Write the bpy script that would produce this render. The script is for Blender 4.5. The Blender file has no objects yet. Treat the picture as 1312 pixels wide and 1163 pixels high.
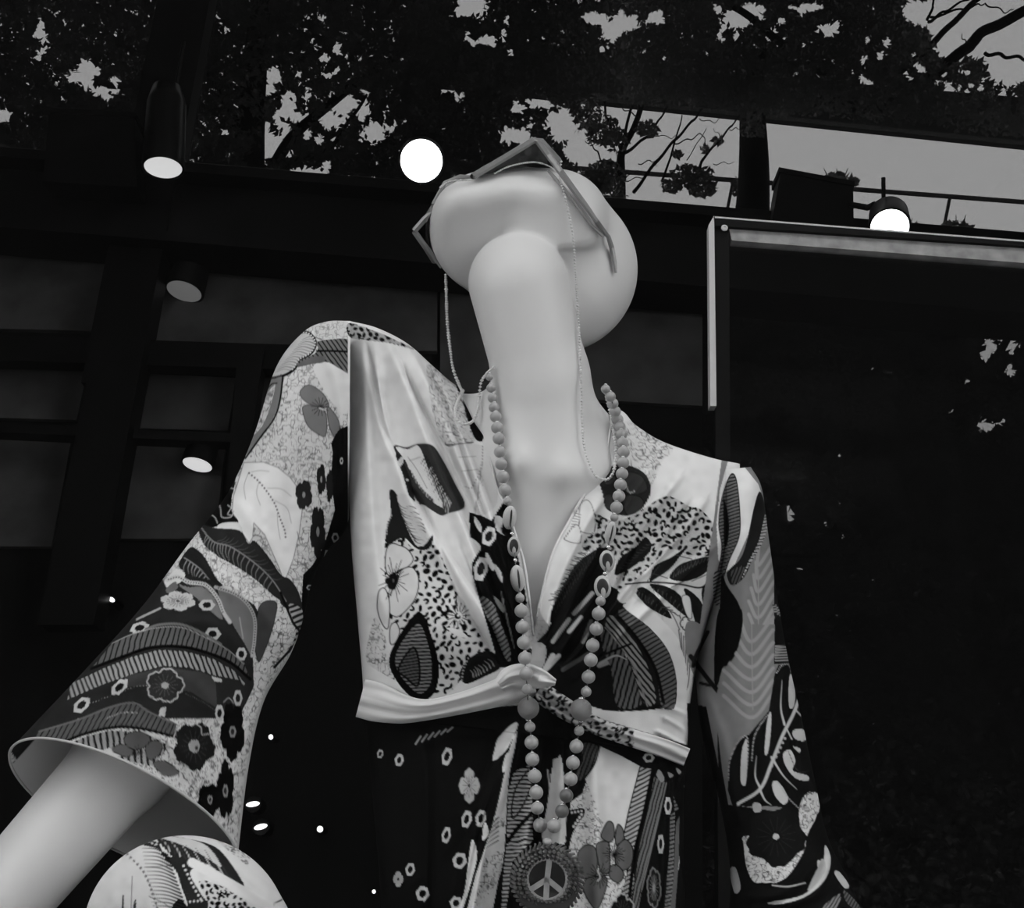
import bpy, math, random
import numpy as np
from mathutils import Vector, Matrix

random.seed(7)
RNG = np.random.default_rng(11)
scene = bpy.context.scene
COL = scene.collection

# ------------------------------------------------------------------ camera
IW, IH = 1312, 1163
F = 1425.0
PITCH, ROLL = math.radians(22.0), math.radians(3.3)
CAM = np.array([0.0, 0.0, 1.30])
_r = np.array([1.0, 0, 0]); _u = np.array([0, -math.sin(PITCH), math.cos(PITCH)])
FW = np.array([0, math.cos(PITCH), math.sin(PITCH)])
RT = math.cos(ROLL) * _r + math.sin(ROLL) * _u
UP = -math.sin(ROLL) * _r + math.cos(ROLL) * _u
cd = bpy.data.cameras.new('camera'); cam = bpy.data.objects.new('camera', cd); COL.objects.link(cam)
cd.sensor_fit = 'HORIZONTAL'; cd.sensor_width = 36.0; cd.lens = 36.0 * F / IW
cd.clip_start = 0.02; cd.clip_end = 200
M = Matrix(((RT[0], UP[0], -FW[0], CAM[0]), (RT[1], UP[1], -FW[1], CAM[1]),
            (RT[2], UP[2], -FW[2], CAM[2]), (0, 0, 0, 1)))
cam.matrix_world = M
scene.camera = cam

# ------------------------------------------------------------------ sky, lamps, exposure
scene.view_settings.view_transform = 'Standard'
scene.view_settings.look = 'None'
scene.view_settings.exposure = -0.12
scene.view_settings.gamma = 1.0
scene.view_settings.use_curve_mapping = False
world = bpy.data.worlds.new('overcast_sky'); scene.world = world
world.use_nodes = True
wb = world.node_tree.nodes['Background']
wb.inputs[0].default_value = (1, 1, 1, 1); wb.inputs[1].default_value = 3.4


def spot(name, loc, aim, power, size=70, blend=0.6, radius=0.12):
    l = bpy.data.lights.new(name, 'SPOT'); l.energy = power; l.spot_size = math.radians(size)
    l.spot_blend = blend; l.shadow_soft_size = radius
    o = bpy.data.objects.new(name, l); COL.objects.link(o)
    o.location = loc
    o.rotation_euler = (Vector(aim) - Vector(loc)).to_track_quat('-Z', 'Y').to_euler()
    return o


# daylight comes from the open overcast sky over the street, through the shop window; the only lamps are those in view

# ------------------------------------------------------------------ helpers: pixels, depth, meshes
CX, CY = IW / 2, IH / 2


def ray(px, py):
    px = np.asarray(px, float)[..., None]; py = np.asarray(py, float)[..., None]
    return FW + RT * ((px - CX) / F) - UP * ((py - CY) / F)


def W(px, py, Y):
    """point on the ray of a pixel in the upright plane y = Y"""
    r = ray(px, py); t = Y / r[..., 1:2]
    return CAM + r * t


D0 = 1.19; K = F / D0


def sculpt(px, py, D):
    """figure modelling space: photo x, y and depth D (same unit), to metres"""
    d = (D0 + np.asarray(D, float) / K)[..., None]
    return CAM + ray(px, py) * d


def tilt(py):
    return 0.4 * (700.0 - np.asarray(py, float))


ZB = np.full((500, 560), 1e9)      # nearest depth D of the figure on a 3 px grid (x from -120, y from 180)


def zsplat(px, py, D):
    ix = ((np.asarray(px) + 120) / 3).astype(int).ravel(); iy = ((np.asarray(py) - 180) / 3).astype(int).ravel()
    ok = (ix >= 0) & (ix < 560) & (iy >= 0) & (iy < 500)
    np.minimum.at(ZB, (iy[ok], ix[ok]), np.asarray(D, float).ravel()[ok])


def surf(px, py, rad=2):
    ix = int((px + 120) / 3); iy = int((py - 180) / 3)
    w = ZB[max(0, iy - rad):iy + rad + 1, max(0, ix - rad):ix + rad + 1]
    w = w[w < 1e8]
    return float(w.min()) if w.size else None


def mesh_np(name, V, Fc, mat, parent=None, smooth=True, col=None):
    V = np.ascontiguousarray(V, np.float32).reshape(-1, 3); Fc = np.ascontiguousarray(Fc, np.int32)
    n = Fc.shape[1]
    me = bpy.data.meshes.new(name)
    me.vertices.add(len(V)); me.vertices.foreach_set('co', V.ravel())
    me.loops.add(Fc.size); me.loops.foreach_set('vertex_index', Fc.ravel())
    me.polygons.add(len(Fc)); me.polygons.foreach_set('loop_start', np.arange(0, Fc.size, n, dtype=np.int32))
    me.polygons.foreach_set('loop_total', np.full(len(Fc), n, np.int32))
    me.update(calc_edges=True)
    if smooth:
        me.polygons.foreach_set('use_smooth', np.ones(len(Fc), bool))
    if col is not None:
        a = me.color_attributes.new('print', 'FLOAT_COLOR', 'POINT')
        c = np.repeat(np.asarray(col, np.float32).reshape(-1, 1), 4, 1); c[:, 3] = 1
        a.data.foreach_set('color', c.ravel())
    me.materials.append(mat)
    o = bpy.data.objects.new(name, me); COL.objects.link(o)
    if parent is not None:
        o.parent = parent
    return o


def tag(o, label=None, cat=None, group=None, kind=None):
    if label: o['label'] = label
    if cat: o['category'] = cat
    if group: o['group'] = group
    if kind: o['kind'] = kind
    return o


def empty(name, loc, label=None, cat=None, group=None):
    o = bpy.data.objects.new(name, None); COL.objects.link(o); o.location = loc
    o.empty_display_size = 0.05
    tag(o, label, cat, group)
    EMPT[o.name] = np.array(loc, float)
    return o


EMPT = {}


def rel(parent, V):
    """world coordinates to the local ones of a parent Empty"""
    V = np.asarray(V, float)
    return V - EMPT[parent.name] if parent is not None and parent.name in EMPT else V


class MB:
    """collects simple solids, built as one mesh"""
    def __init__(s): s.v = []; s.f = []

    def add(s, V, Fc):
        b = len(s.v)
        s.v += [tuple(map(float, p)) for p in V]
        s.f += [tuple(int(i) + b for i in f) for f in Fc]
        return s

    def hexa(s, P):
        return s.add(P, [(0, 1, 2, 3), (7, 6, 5, 4), (0, 4, 5, 1), (1, 5, 6, 2), (2, 6, 7, 3), (3, 7, 4, 0)])

    def box(s, x0, x1, y0, y1, z0, z1):
        return s.hexa([(x0, y0, z0), (x1, y0, z0), (x1, y1, z0), (x0, y1, z0), (x0, y0, z1), (x1, y0, z1), (x1, y1, z1), (x0, y1, z1)])

    def tube(s, P, R, n=8, cap=True):
        P = np.asarray(P, float); m = len(P)
        R = np.full(m, R, float) if np.isscalar(R) else np.asarray(R, float)
        T = np.gradient(P, axis=0); T /= np.linalg.norm(T, axis=1)[:, None] + 1e-12
        ref = np.array([0.13, 0.2, 0.97]);
        if abs(T[0] @ ref) > .9: ref = np.array([1.0, 0.1, 0])
        N = np.cross(T, ref); N /= np.linalg.norm(N, axis=1)[:, None] + 1e-12
        B = np.cross(T, N)
        a = np.linspace(0, 2 * math.pi, n, endpoint=False)
        V = P[:, None] + R[:, None, None] * (np.cos(a)[None, :, None] * N[:, None] + np.sin(a)[None, :, None] * B[:, None])
        fs = [(i * n + j, i * n + (j + 1) % n, (i + 1) * n + (j + 1) % n, (i + 1) * n + j) for i in range(m - 1) for j in range(n)]
        if cap: fs += [tuple(range(n)), tuple(range((m - 1) * n, m * n))]
        return s.add(V.reshape(-1, 3), fs)

    def lathe(s, c, ax, prof, n=24):
        """profile of (distance along axis, radius)"""
        c = np.asarray(c, float); ax = np.asarray(ax, float); ax = ax / np.linalg.norm(ax)
        ref = np.array([0.0, 0, 1]) if abs(ax[2]) < .9 else np.array([1.0, 0, 0])
        N = np.cross(ax, ref); N /= np.linalg.norm(N); B = np.cross(ax, N)
        a = np.linspace(0, 2 * math.pi, n, endpoint=False)
        V = [c + ax * h + r * (math.cos(t) * N + math.sin(t) * B) for h, r in prof for t in a]
        m = len(prof)
        fs = [(i * n + j, i * n + (j + 1) % n, (i + 1) * n + (j + 1) % n, (i + 1) * n + j) for i in range(m - 1) for j in range(n)]
        if prof[0][1] > 1e-6: fs.append(tuple(range(n)))
        if prof[-1][1] > 1e-6: fs.append(tuple(range((m - 1) * n, m * n)))
        return s.add(V, fs)

    def build(s, name, mat, parent=None, smooth=False):
        me = bpy.data.meshes.new(name)
        V = rel(parent, np.array(s.v))
        me.from_pydata([tuple(p) for p in V], [], s.f); me.update()
        if smooth: me.polygons.foreach_set('use_smooth', np.ones(len(me.polygons), bool))
        me.materials.append(mat)
        o = bpy.data.objects.new(name, me); COL.objects.link(o)
        if parent is not None:
            o.parent = parent
            if parent.name in EMPT: EMPT[o.name] = EMPT[parent.name]
        return o


def quadpx(P, Y, th):
    """upright slab with a front face through 4 pixels in the plane y=Y and thickness th backwards"""
    f = [W(x, y, Y) for x, y in P]
    return f + [p + np.array([0, th, 0]) for p in f]


def spline(P, n, closed=False):
    """Catmull-Rom through the rows of P, n points"""
    P = np.asarray(P, float); m = len(P)
    if closed:
        t = np.linspace(0, m, n, endpoint=False); Q = np.vstack([P[-1:], P, P[:2]])
    else:
        t = np.linspace(0, m - 1, n); t[-1] = m - 1 - 1e-9
        Q = np.vstack([2 * P[:1] - P[1:2], P, 2 * P[-1:] - P[-2:-1]])
    i = np.floor(t).astype(int); u = (t - i)[:, None]
    a, b, c, d = Q[i], Q[i + 1], Q[i + 2], Q[i + 3]
    return 0.5 * ((2 * b) + (c - a) * u + (2 * a - 5 * b + 4 * c - d) * u ** 2 + (3 * b - a - 3 * c + d) * u ** 3)


# ------------------------------------------------------------------ materials (all node based, all grey)
def mat(name, v, rough=0.6, metal=0.0, spec=0.5, noise=None, emit=0.0, bump=None):
    m = bpy.data.materials.new(name); m.use_nodes = True
    nt = m.node_tree; b = nt.nodes['Principled BSDF']
    b.inputs['Base Color'].default_value = (v, v, v, 1); b.inputs['Roughness'].default_value = rough
    b.inputs['Metallic'].default_value = metal; b.inputs['Specular IOR Level'].default_value = spec
    if noise:
        sc_, lo, hi = noise
        tc = nt.nodes.new('ShaderNodeTexCoord'); n = nt.nodes.new('ShaderNodeTexNoise')
        n.inputs['Scale'].default_value = sc_; n.inputs['Detail'].default_value = 5
        cr = nt.nodes.new('ShaderNodeMapRange'); cr.inputs[1].default_value = .3; cr.inputs[2].default_value = .7
        cr.inputs[3].default_value = v * lo; cr.inputs[4].default_value = v * hi
        nt.links.new(tc.outputs['Object'], n.inputs['Vector']); nt.links.new(n.outputs['Fac'], cr.inputs[0])
        nt.links.new(cr.outputs[0], b.inputs['Base Color'])
    if bump:
        sc_, st, ds = bump
        tc = nt.nodes.new('ShaderNodeTexCoord'); n = nt.nodes.new('ShaderNodeTexNoise'); n.inputs['Scale'].default_value = sc_
        bp = nt.nodes.new('ShaderNodeBump'); bp.inputs['Strength'].default_value = st; bp.inputs['Distance'].default_value = ds
        nt.links.new(tc.outputs['Object'], n.inputs['Vector']); nt.links.new(n.outputs['Fac'], bp.inputs['Height'])
        nt.links.new(bp.outputs['Normal'], b.inputs['Normal'])
    if emit:
        b.inputs['Emission Color'].default_value = (1, 1, 1, 1); b.inputs['Emission Strength'].default_value = emit
    return m


def glass_mat(name, tint, ior=1.45, rough=0.0):
    m = bpy.data.materials.new(name); m.use_nodes = True
    nt = m.node_tree; nt.nodes.clear()
    out = nt.nodes.new('ShaderNodeOutputMaterial'); mx = nt.nodes.new('ShaderNodeMixShader')
    tr = nt.nodes.new('ShaderNodeBsdfTransparent'); gl = nt.nodes.new('ShaderNodeBsdfGlossy'); lw = nt.nodes.new('ShaderNodeLayerWeight')
    tr.inputs[0].default_value = (tint, tint, tint, 1); gl.inputs['Color'].default_value = (1, 1, 1, 1)
    gl.inputs['Roughness'].default_value = rough
    pw = nt.nodes.new('ShaderNodeMath'); pw.operation = 'POWER'; pw.inputs[1].default_value = 5
    mr = nt.nodes.new('ShaderNodeMath'); mr.operation = 'MULTIPLY_ADD'; mr.inputs[1].default_value = .96; mr.inputs[2].default_value = ((ior - 1) / (ior + 1)) ** 2
    lw.inputs['Blend'].default_value = .5
    nt.links.new(lw.outputs['Facing'], pw.inputs[0]); nt.links.new(pw.outputs[0], mr.inputs[0]); nt.links.new(mr.outputs[0], mx.inputs[0]); nt.links.new(tr.outputs[0], mx.inputs[1]); nt.links.new(gl.outputs[0], mx.inputs[2])
    nt.links.new(mx.outputs[0], out.inputs['Surface'])
    return m


def print_mat():
    m = mat('printed_fabric', .7, .85, spec=.06)
    nt = m.node_tree; b = nt.nodes['Principled BSDF']
    at = nt.nodes.new('ShaderNodeAttribute'); at.attribute_name = 'print'
    nt.links.new(at.outputs['Color'], b.inputs['Base Color'])
    tc = nt.nodes.new('ShaderNodeTexCoord'); n = nt.nodes.new('ShaderNodeTexNoise'); n.inputs['Scale'].default_value = 900
    bp = nt.nodes.new('ShaderNodeBump'); bp.inputs['Strength'].default_value = .25; bp.inputs['Distance'].default_value = .0006
    nt.links.new(tc.outputs['Object'], n.inputs['Vector']); nt.links.new(n.outputs['Fac'], bp.inputs['Height'])
    nt.links.new(bp.outputs['Normal'], b.inputs['Normal'])
    return m


M_ = dict(
    skin=mat('matte_mannequin_lacquer', .66, .42, spec=.35, bump=(700, .08, .0004)),
    fabric=print_mat(),
    bead=mat('stone_bead', .38, .35, spec=.5, noise=(60, .8, 1.2)),
    beadd=mat('dark_stone_bead', .13, .35, spec=.5, noise=(60, .7, 1.3)),
    rough_bead=mat('pave_bead', .5, .4, noise=(900, .5, 1.5), bump=(900, 1, .002)),
    silver=mat('silver', .75, .22, metal=1.0),
    chain=mat('glass_seed_beads', .78, .2, spec=.8),
    shell=mat('cowrie_shell', .6, .25, spec=.6, noise=(80, .7, 1.2)),
    hole=mat('shell_opening', .03, .4),
    wood=mat('pale_carved_wood', .42, .6, noise=(120, .85, 1.15)),
    cord=mat('dark_braided_cord', .06, .6, noise=(200, .4, 2.6)),
    acetate=mat('grey_acetate', .27, .25, spec=.6),
    lens=glass_mat('sunglass_lens', .25),
    black=mat('black_painted_steel', .004, .5, spec=.12),
    blacks=mat('black_enamel', .006, .3, spec=.3),
    panel=mat('dark_grey_panel', .07, .7, noise=(6, .7, 1.3), spec=.2),
    wall=mat('black_wall', .006, .8, spec=.1),
    metal=mat('brushed_aluminium', .45, .5, metal=.1, noise=(25, .7, 1.25)),
    metal2=mat('bright_aluminium', .8, .4, metal=.1),
    smoke=mat('smoked_glass', .006, .15, spec=.35, noise=(3, .3, 2.0)),
    lamp=mat('lamp_light', 1, .5, emit=14.0),
    lampm=mat('lamp_reflector', .8, .2, metal=.5, emit=.75),
    lampd=mat('dim_lamp', .4, .3, emit=.1),
    lampo=mat('lit_downlight', .8, .4, emit=.75),
    led=mat('small_lamp_light', 1, .5, emit=1.6),  # glow of the drawn-in lamp reflections
    bark=mat('dark_bark', .02, .9, noise=(20, .5, 1.6), spec=.1),
    leaf=mat('tree_leaf', .34, .65, noise=(1.2, .6, 1.5), spec=.2),
    concrete=mat('dark_concrete', .05, .85, noise=(8, .8, 1.2), spec=.1),
    rail=mat('grey_steel_rail', .12, .5),
    floor=mat('dark_display_floor', .05, .6, noise=(10, .8, 1.2)),
    plinth=mat('black_plinth', .02, .5),
    glass=glass_mat('shop_window_glass', .97),
    glassr=glass_mat('tinted_rear_glass', .325),
    glassc=glass_mat('dusty_case_glass', .85),
    facade=mat('sooty_facade', .012, .9, noise=(2, .7, 1.3), spec=.1),  # near black so that the pane reflects little of it
)
# ------------------------------------------------------------------ the shop: floor, walls, ceiling, beams, glass
YB = 4.0          # plane of the rear beams


def st(o): return tag(o, kind='structure')


st(MB().box(-3.6, 3.6, .2, 4.6, .52, .62).build('floor', M_['floor']))
st(MB().box(-3.6, 3.6, .2, 4.6, 6.6, 6.7).build('ceiling', M_['wall']))
st(MB().box(-3.7, -3.6, .2, 4.6, .52, 6.7).build('wall_left', M_['wall']))
st(MB().box(3.6, 3.7, .2, 4.6, .52, 6.7).build('wall_right', M_['wall']))
st(MB().box(-3.7, 3.7, .18, .30, 0, .72).build('wall_front', M_['plinth']))
st(MB().box(-3.6, 3.6, .236, .244, .72, 6.6).build('window_1', M_['glass']))
st(MB().box(-150, 150, -150, .2, -.1, 0).build('pavement', mat('grey_pavement', .32, .9, noise=(3, .8, 1.2))))
st(MB().box(-150, 150, 4.6, 150, -.1, 0).build('ground', mat('dark_soil', .05, .9, noise=(3, .8, 1.2))))
st(MB().box(-9, 9, .2, 4.7, 6.7, 17).build('wall_upper_floors', M_['facade']))  # unseen block added to shade the trees behind
st(MB().box(-9, -3.7, .2, 4.7, 0, 6.7).build('wall_neighbour_left', M_['facade']))
st(MB().box(3.7, 9, .2, 4.7, 0, 6.7).build('wall_neighbour_right', M_['facade']))
# unseen dark block behind the onlooker, added to cut sky reflections in the pane
fac = st(MB().box(-13, 13, -24, -16, 0, 20).build('wall_street', M_['facade']))


def beam(name, P, Y, th, m):
    return st(MB().hexa(quadpx(P, Y, th)).build(name, m))


# horizontal beam (an H section: two flanges and a web), mullions
hb = st(MB().hexa(quadpx([(-560, 141), (1860, 343), (1860, 447), (-560, 243)], YB, .05)).build('trim_1', M_['black']))
for (a, b, c, d) in ((141, 343, 355, 153), (231, 435, 447, 243)):
    MB().hexa(quadpx([(-560, a), (1860, b), (1860, c), (-560, d)], YB - .09, .23)).build('flange', M_['black'], hb)
beam('trim_2', [(206, -20), (271, -20), (205, 400), (78, 1060), (10, 1060), (142, 400)][:4] if False else [(207, -30), (274, -30), (176, 490), (104, 490)], YB - .02, .12, M_['black'])
beam('trim_3', [(110, 488), (176, 488), (120, 800), (48, 800)], YB - .02, .12, M_['black'])
beam('trim_4', [(305, 445), (338, 448), (300, 720), (282, 720)], YB + .02, .08, M_['black'])
beam('trim_5', [(-40, 428), (450, 444), (450, 476), (-40, 460)], YB + .04, .08, M_['black'])
beam('trim_6', [(-40, 540), (330, 556), (330, 568), (-40, 552)], YB + .04, .08, M_['black'])

# rear wall behind the beams: dull panels up to the right-hand case
rw = st(MB().hexa(quadpx([(-620, 237), (900, 362), (900, 1500), (-620, 1500)], YB + .22, .06)).build('wall_back', M_['wall']))


def panel(P, m):
    return MB().hexa(quadpx(P, YB + .19, .03)).build('panel', m, rw)


for P, m in (([(-40, 262), (146, 288), (122, 424), (-40, 420)], 'panel'), ([(206, 296), (560, 326), (560, 450), (180, 442)], 'panel'), ([(564, 326), (900, 352), (900, 520), (564, 500)], 'panel'),
             ([(-40, 464), (112, 472), (98, 538), (-40, 534)], 'panel'), ([(180, 478), (302, 484), (292, 552), (166, 548)], 'panel'), ([(-40, 556), (92, 560), (66, 700), (-40, 700)], 'panel'), ([(162, 570), (288, 574), (276, 690), (140, 690)], 'panel'), ([(330, 480), (560, 490), (560, 640), (310, 640)], 'panel')):
    panel(P, M_[m])

# upper rear glazing above the beam, glazing right of the wall
st(MB().hexa(quadpx([(-620, -285), (1900, -75), (1900, 345), (-620, 136)], YB + .08, .008)).build('window_2', M_['glassr']))
st(MB().hexa(quadpx([(900, 368), (1900, 436), (1900, 1500), (900, 1500)], YB + .24, .008)).build('window_3', M_['glassr']))

# glazed partition on the right with metal frame
YP = 2.7
case = empty('glazed_partition', tuple(W(1120, 1180, YP)), 'dark glazed partition with riveted aluminium top rail behind the lowered sleeve', 'partition')
case.location.z = .62; EMPT[case.name] = np.array(case.location)


def cpart(name, P, th, m, dy=0.0):
    return MB().hexa(quadpx(P, YP + dy, th)).build(name, m, case)


cpart('top_rail', [(933, 289), (1420, 322), (1420, 345), (938, 308)], .03, M_['metal'])
cpart('cap_strip', [(914, 278), (1420, 317), (1420, 322), (916, 289)], .06, M_['black'], -.012)
MB().hexa(quadpx([(916, 277), (1420, 316), (1420, 318), (916, 279)], YP - .014, .004)).build('cap_edge', M_['metal2'], case)
cpart('stile', [(915, 280), (934, 282), (940, 1420), (922, 1420)], .04, M_['black'])
cpart('stile_edge', [(908, 288), (915, 276), (918, 520), (910, 520)], .03, M_['metal2'], -.012)  # bright strip cut short to imitate light fading down the stile
cpart('pane', [(934, 306), (1420, 344), (1420, 1420), (940, 1420)], .006, M_['glassc'], .02)
rv = MB().lathe(W(928, 292.5, YP - .016), (0, -1, 0), [(0, .0095), (.004, .0095), (.005, .007), (.005, .0045), (.002, .004), (.002, .0)], 24).build('rivet', M_['metal2'], case)


# ------------------------------------------------------------------ lamps
def spotlight(name, px, py, Y, r_px, aim, body_len, label, lampmat, light=0.0):
    c = W(px, py, Y); sc_ = np.linalg.norm(c - CAM) / F; r = r_px * sc_
    ax = np.array(aim, float); ax /= np.linalg.norm(ax)
    root = empty(name, tuple(c), label, 'spotlight', 'track spotlights of the shop')
    L = body_len * r
    MB().lathe(c, ax, [(-L, .0), (-L, r * .8), (-L * .8, r * 1.05), (0, r * 1.12), (.02 * r, r * 1.12), (.02 * r, r * 1.0), (-.25 * r, r * .92)], 32).build('housing', M_['blacks'], root, True)
    rf = MB().lathe(c, ax, [(-.02 * r, r * 1.0), (-.25 * r, r * .8), (-.4 * r, r * .5), (-.45 * r, 0)], 32).build('reflector', lampmat, root, True)
    MB().lathe(c - ax * .3 * r, ax, [(0, 0), (0, r * .22), (.2 * r, r * .2), (.25 * r, 0)], 16).build('bulb', M_['lamp'], rf, True)
    top = c - ax * L * .6
    MB().tube([top, top + np.array([0, .04, .5 * L]), np.array([top[0], YB - .04, top[2] + .7 * L]) if py < 230 and px > 300 else top + np.array([0, .02, 1.1 * L])], .008, 8).build('stem', M_['black'], root)
    if light:
        spot('spotlight_beam', tuple(c + ax * .02), tuple(c + ax), light, 60, .5, r * .8)
    return root


def toward(px, py, Y, mixdown=0.0, side=0.0):
    d = CAM - W(px, py, Y); d = d / np.linalg.norm(d)
    return d + np.array([side, 0, -mixdown])


spotlight('spotlight', 209, 215, 3.78, 22, (.12, .02, -1.0), 5.2, 'slim black spotlight with lit faceted reflector hanging in front of the upright mullion', M_['lampm'])
spotlight('spotlight', 540, 206, 3.6, 26, toward(540, 206, 3.6), 2.6, 'glaring round spotlight aimed at the onlooker, beside the mannequin chin', M_['lamp'], 6)
spotlight('spotlight', 1140, 291, 3.3, 22, toward(1140, 291, 3.3, .55), 2.6, 'short black dome spotlight burning just above the partition rail', M_['lamp'], 4)
for (P, Y, lab) in (([(64, 139), (172, 146), (176, 240), (54, 232)], 3.86, 'black control box on the beam by the slim spotlight'), ([(1001, 216), (1093, 234), (1094, 290), (988, 290)], 3.84, 'black control box on the beam by the dome spotlight')):
    c = np.mean([W(x, y, Y) for x, y in P], 0); root = empty('control_box', tuple(c), lab, 'box', None)
    MB().hexa(quadpx(P, Y, .12)).build('casing', M_['black'], root)
    (x0, y0), (x1, y1) = P[0], P[1]
    MB().hexa(quadpx([(x0 - 3, y0 - 2), (x1 + 2, y1 - 2), (x1 + 2, y1 + 4), (x0 - 3, y0 + 4)], Y - .006, .13)).build('lid', M_['black'], root)
MB().tube([W(1090, 262, 3.8), W(1112, 266, 3.6), W(1120, 262, 3.4)], .012, 8).build('bracket', M_['black'], root)


def downlight(px, py, Y, rx, ry, m, label):
    c = W(px, py, Y); sc_ = np.linalg.norm(c - CAM) / F
    root = empty('downlight', tuple(c), label, 'downlight')
    n = 28
    e = ray(px, py); e = e / np.linalg.norm(e)
    right = np.array([math.cos(.08), 0, -math.sin(.08)])
    # disc tilted so that it is seen flattened, facing down to the onlooker
    up_ = np.array([0, 1.0, 0]); k = ry / rx
    el = math.asin(e[2]); tl = math.asin(min(1, k)) - el
    dirv = np.array([0, math.cos(tl), -math.sin(tl)])
    r = rx * sc_
    ax = np.cross(right, dirv); ax = ax / np.linalg.norm(ax)
    if ax @ e > 0: ax = -ax
    MB().lathe(c, ax, [(-.12, r * 1.0), (.0, r * 1.15), (.002, r * 1.05), (.001, r * 1.0)], n).build('rim', M_['black'], root, True)
    MB().lathe(c, ax, [(.0015, r), (.004, r * .6), (.005, 0)], n).build('diffuser', m, root, True)
    return root


downlight(236, 373, 4.12, 21, 12, M_['lampd'], 'dim ribbed downlight in the dark panelling under the beam')
downlight(253, 595, 4.12, 18, 8.5, M_['lampo'], 'bright oval downlight glowing in the dark lower panelling')
for (x, y, rx, ry, rot) in ((143, 768, 4.5, 3, .5), (347, 944, 3, 3.4, 0), (324, 1030, 9, 3.4, -.15), (334, 1059, 9, 3.6, -.25), (410, 1062, 4, 4.2, 0), (485, 995, 2.4, 5, .1), (479, 1142, 2.4, 2.6, 0)):  # glowing discs stand in for reflections of lamps
    c = W(x, y, 4.1); sc_ = np.linalg.norm(c - CAM) / F
    lab, grp = ('white dash-shaped wall lamp by the wide cuff, the one %s its twin' % ('above' if y < 1040 else 'below'), 'dash-shaped wall lamps') if rx > 8 else (
        {143: 'tiny lone white lamp on the black wall outside the raised sleeve', 347: 'tiny white dot lamp touching the edge of the wide cuff', 410: 'faint round dot lamp in the black between knee and skirt', 485: 'tiny white drop-shaped glint lamp at the dark skirt edge', 479: 'tiniest white dot lamp low beside the dark skirt'}[x], None)
    rt = empty('indicator_lamp', tuple(c), lab, 'lamp', grp)
    h = MB(); ca, sa = math.cos(rot), math.sin(rot)
    V = [c]; n = 14
    for i in range(n):
        a = 2 * math.pi * i / n; u_, v_ = rx * math.cos(a), ry * math.sin(a)
        V.append(W(x + u_ * ca - v_ * sa, y + u_ * sa + v_ * ca, 4.1))
    V[0] = c + np.array([0, -.004, 0])
    h.add(V, [(0, 1 + i, 1 + (i + 1) % n) for i in range(n)]); h.build('glow_lens', M_['led'], rt, True)
    MB().lathe(c + np.array([0, .003, 0]), (0, 1, 0), [(0, rx * sc_ * 1.1), (.1, rx * sc_ * 1.1)], 12).build('socket', M_['black'], rt, True)

# ------------------------------------------------------------------ outside, behind the rear glass: terrace and trees
YT = 9.8
ter = empty('roof_terrace', tuple(W(1000, 240, YT)), 'dark concrete roof terrace with two open bays and a thin railing, beyond the rear glass', 'terrace')


def tpart(name, P, Y, th, m):
    return MB().hexa(quadpx(P, Y, th)).build(name, m, ter)


tpart('roof_slab', [(540, 62), (1500, 140), (1500, 204), (540, 104)], YT, .1, M_['concrete'])
tpart('slab_edge', [(540, 101), (1500, 200), (1500, 206), (540, 106)], YT - .02, .06, M_['rail'])
tpart('pillar', [(950, 130), (980, 133), (988, 300), (952, 300)], YT, .12, M_['concrete'])
tpart('pillar', [(1600, 190), (1650, 195), (1655, 360), (1604, 360)], YT, .3, M_['concrete'])
tpart('parapet', [(540, 228), (1500, 335), (1500, 372), (540, 266)], YT, .12, M_['concrete'])
tpart('hand_rail', [(600, 202), (1500, 270), (1500, 274), (600, 206)], YT + .14, .03, M_['rail'])
for x in (690, 800, 938, 1082, 1216, 1350):
    y = 208 + (x - 600) * .0755
    tpart('rail_post', [(x - 1, y), (x + 3, y), (x - 9, y + 60), (x - 13, y + 60)], YT + .14, .02, M_['rail'])


def leaves(name, pts, mtl, parent, size, kind='stuff', seed=1, asp=.55):
    rg = np.random.default_rng(seed)
    n = len(pts); pts = np.asarray(pts)
    d = rg.standard_normal((n, 3)); d /= np.linalg.norm(d, axis=1)[:, None]
    e = rg.standard_normal((n, 3)); e -= (e * d).sum(1)[:, None] * d; e /= np.linalg.norm(e, axis=1)[:, None]
    s = (size * rg.uniform(.6, 1.3, n))[:, None]
    nrm = np.cross(d, e)
    # a leaf: two tilted halves along the midrib, pointed at both ends
    V = np.stack([pts - d * s, pts + e * s * asp + nrm * s * .15, pts + d * s, pts - e * s * asp + nrm * s * .15], 1).reshape(-1, 3)
    i = np.arange(n)[:, None] * 4
    Fc = np.vstack([i + np.array([[0, 1, 2]]), i + np.array([[0, 2, 3]])])
    o = mesh_np(name, rel(parent, V), Fc, mtl, parent, False)
    o['kind'] = 'stuff'
    return o


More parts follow.
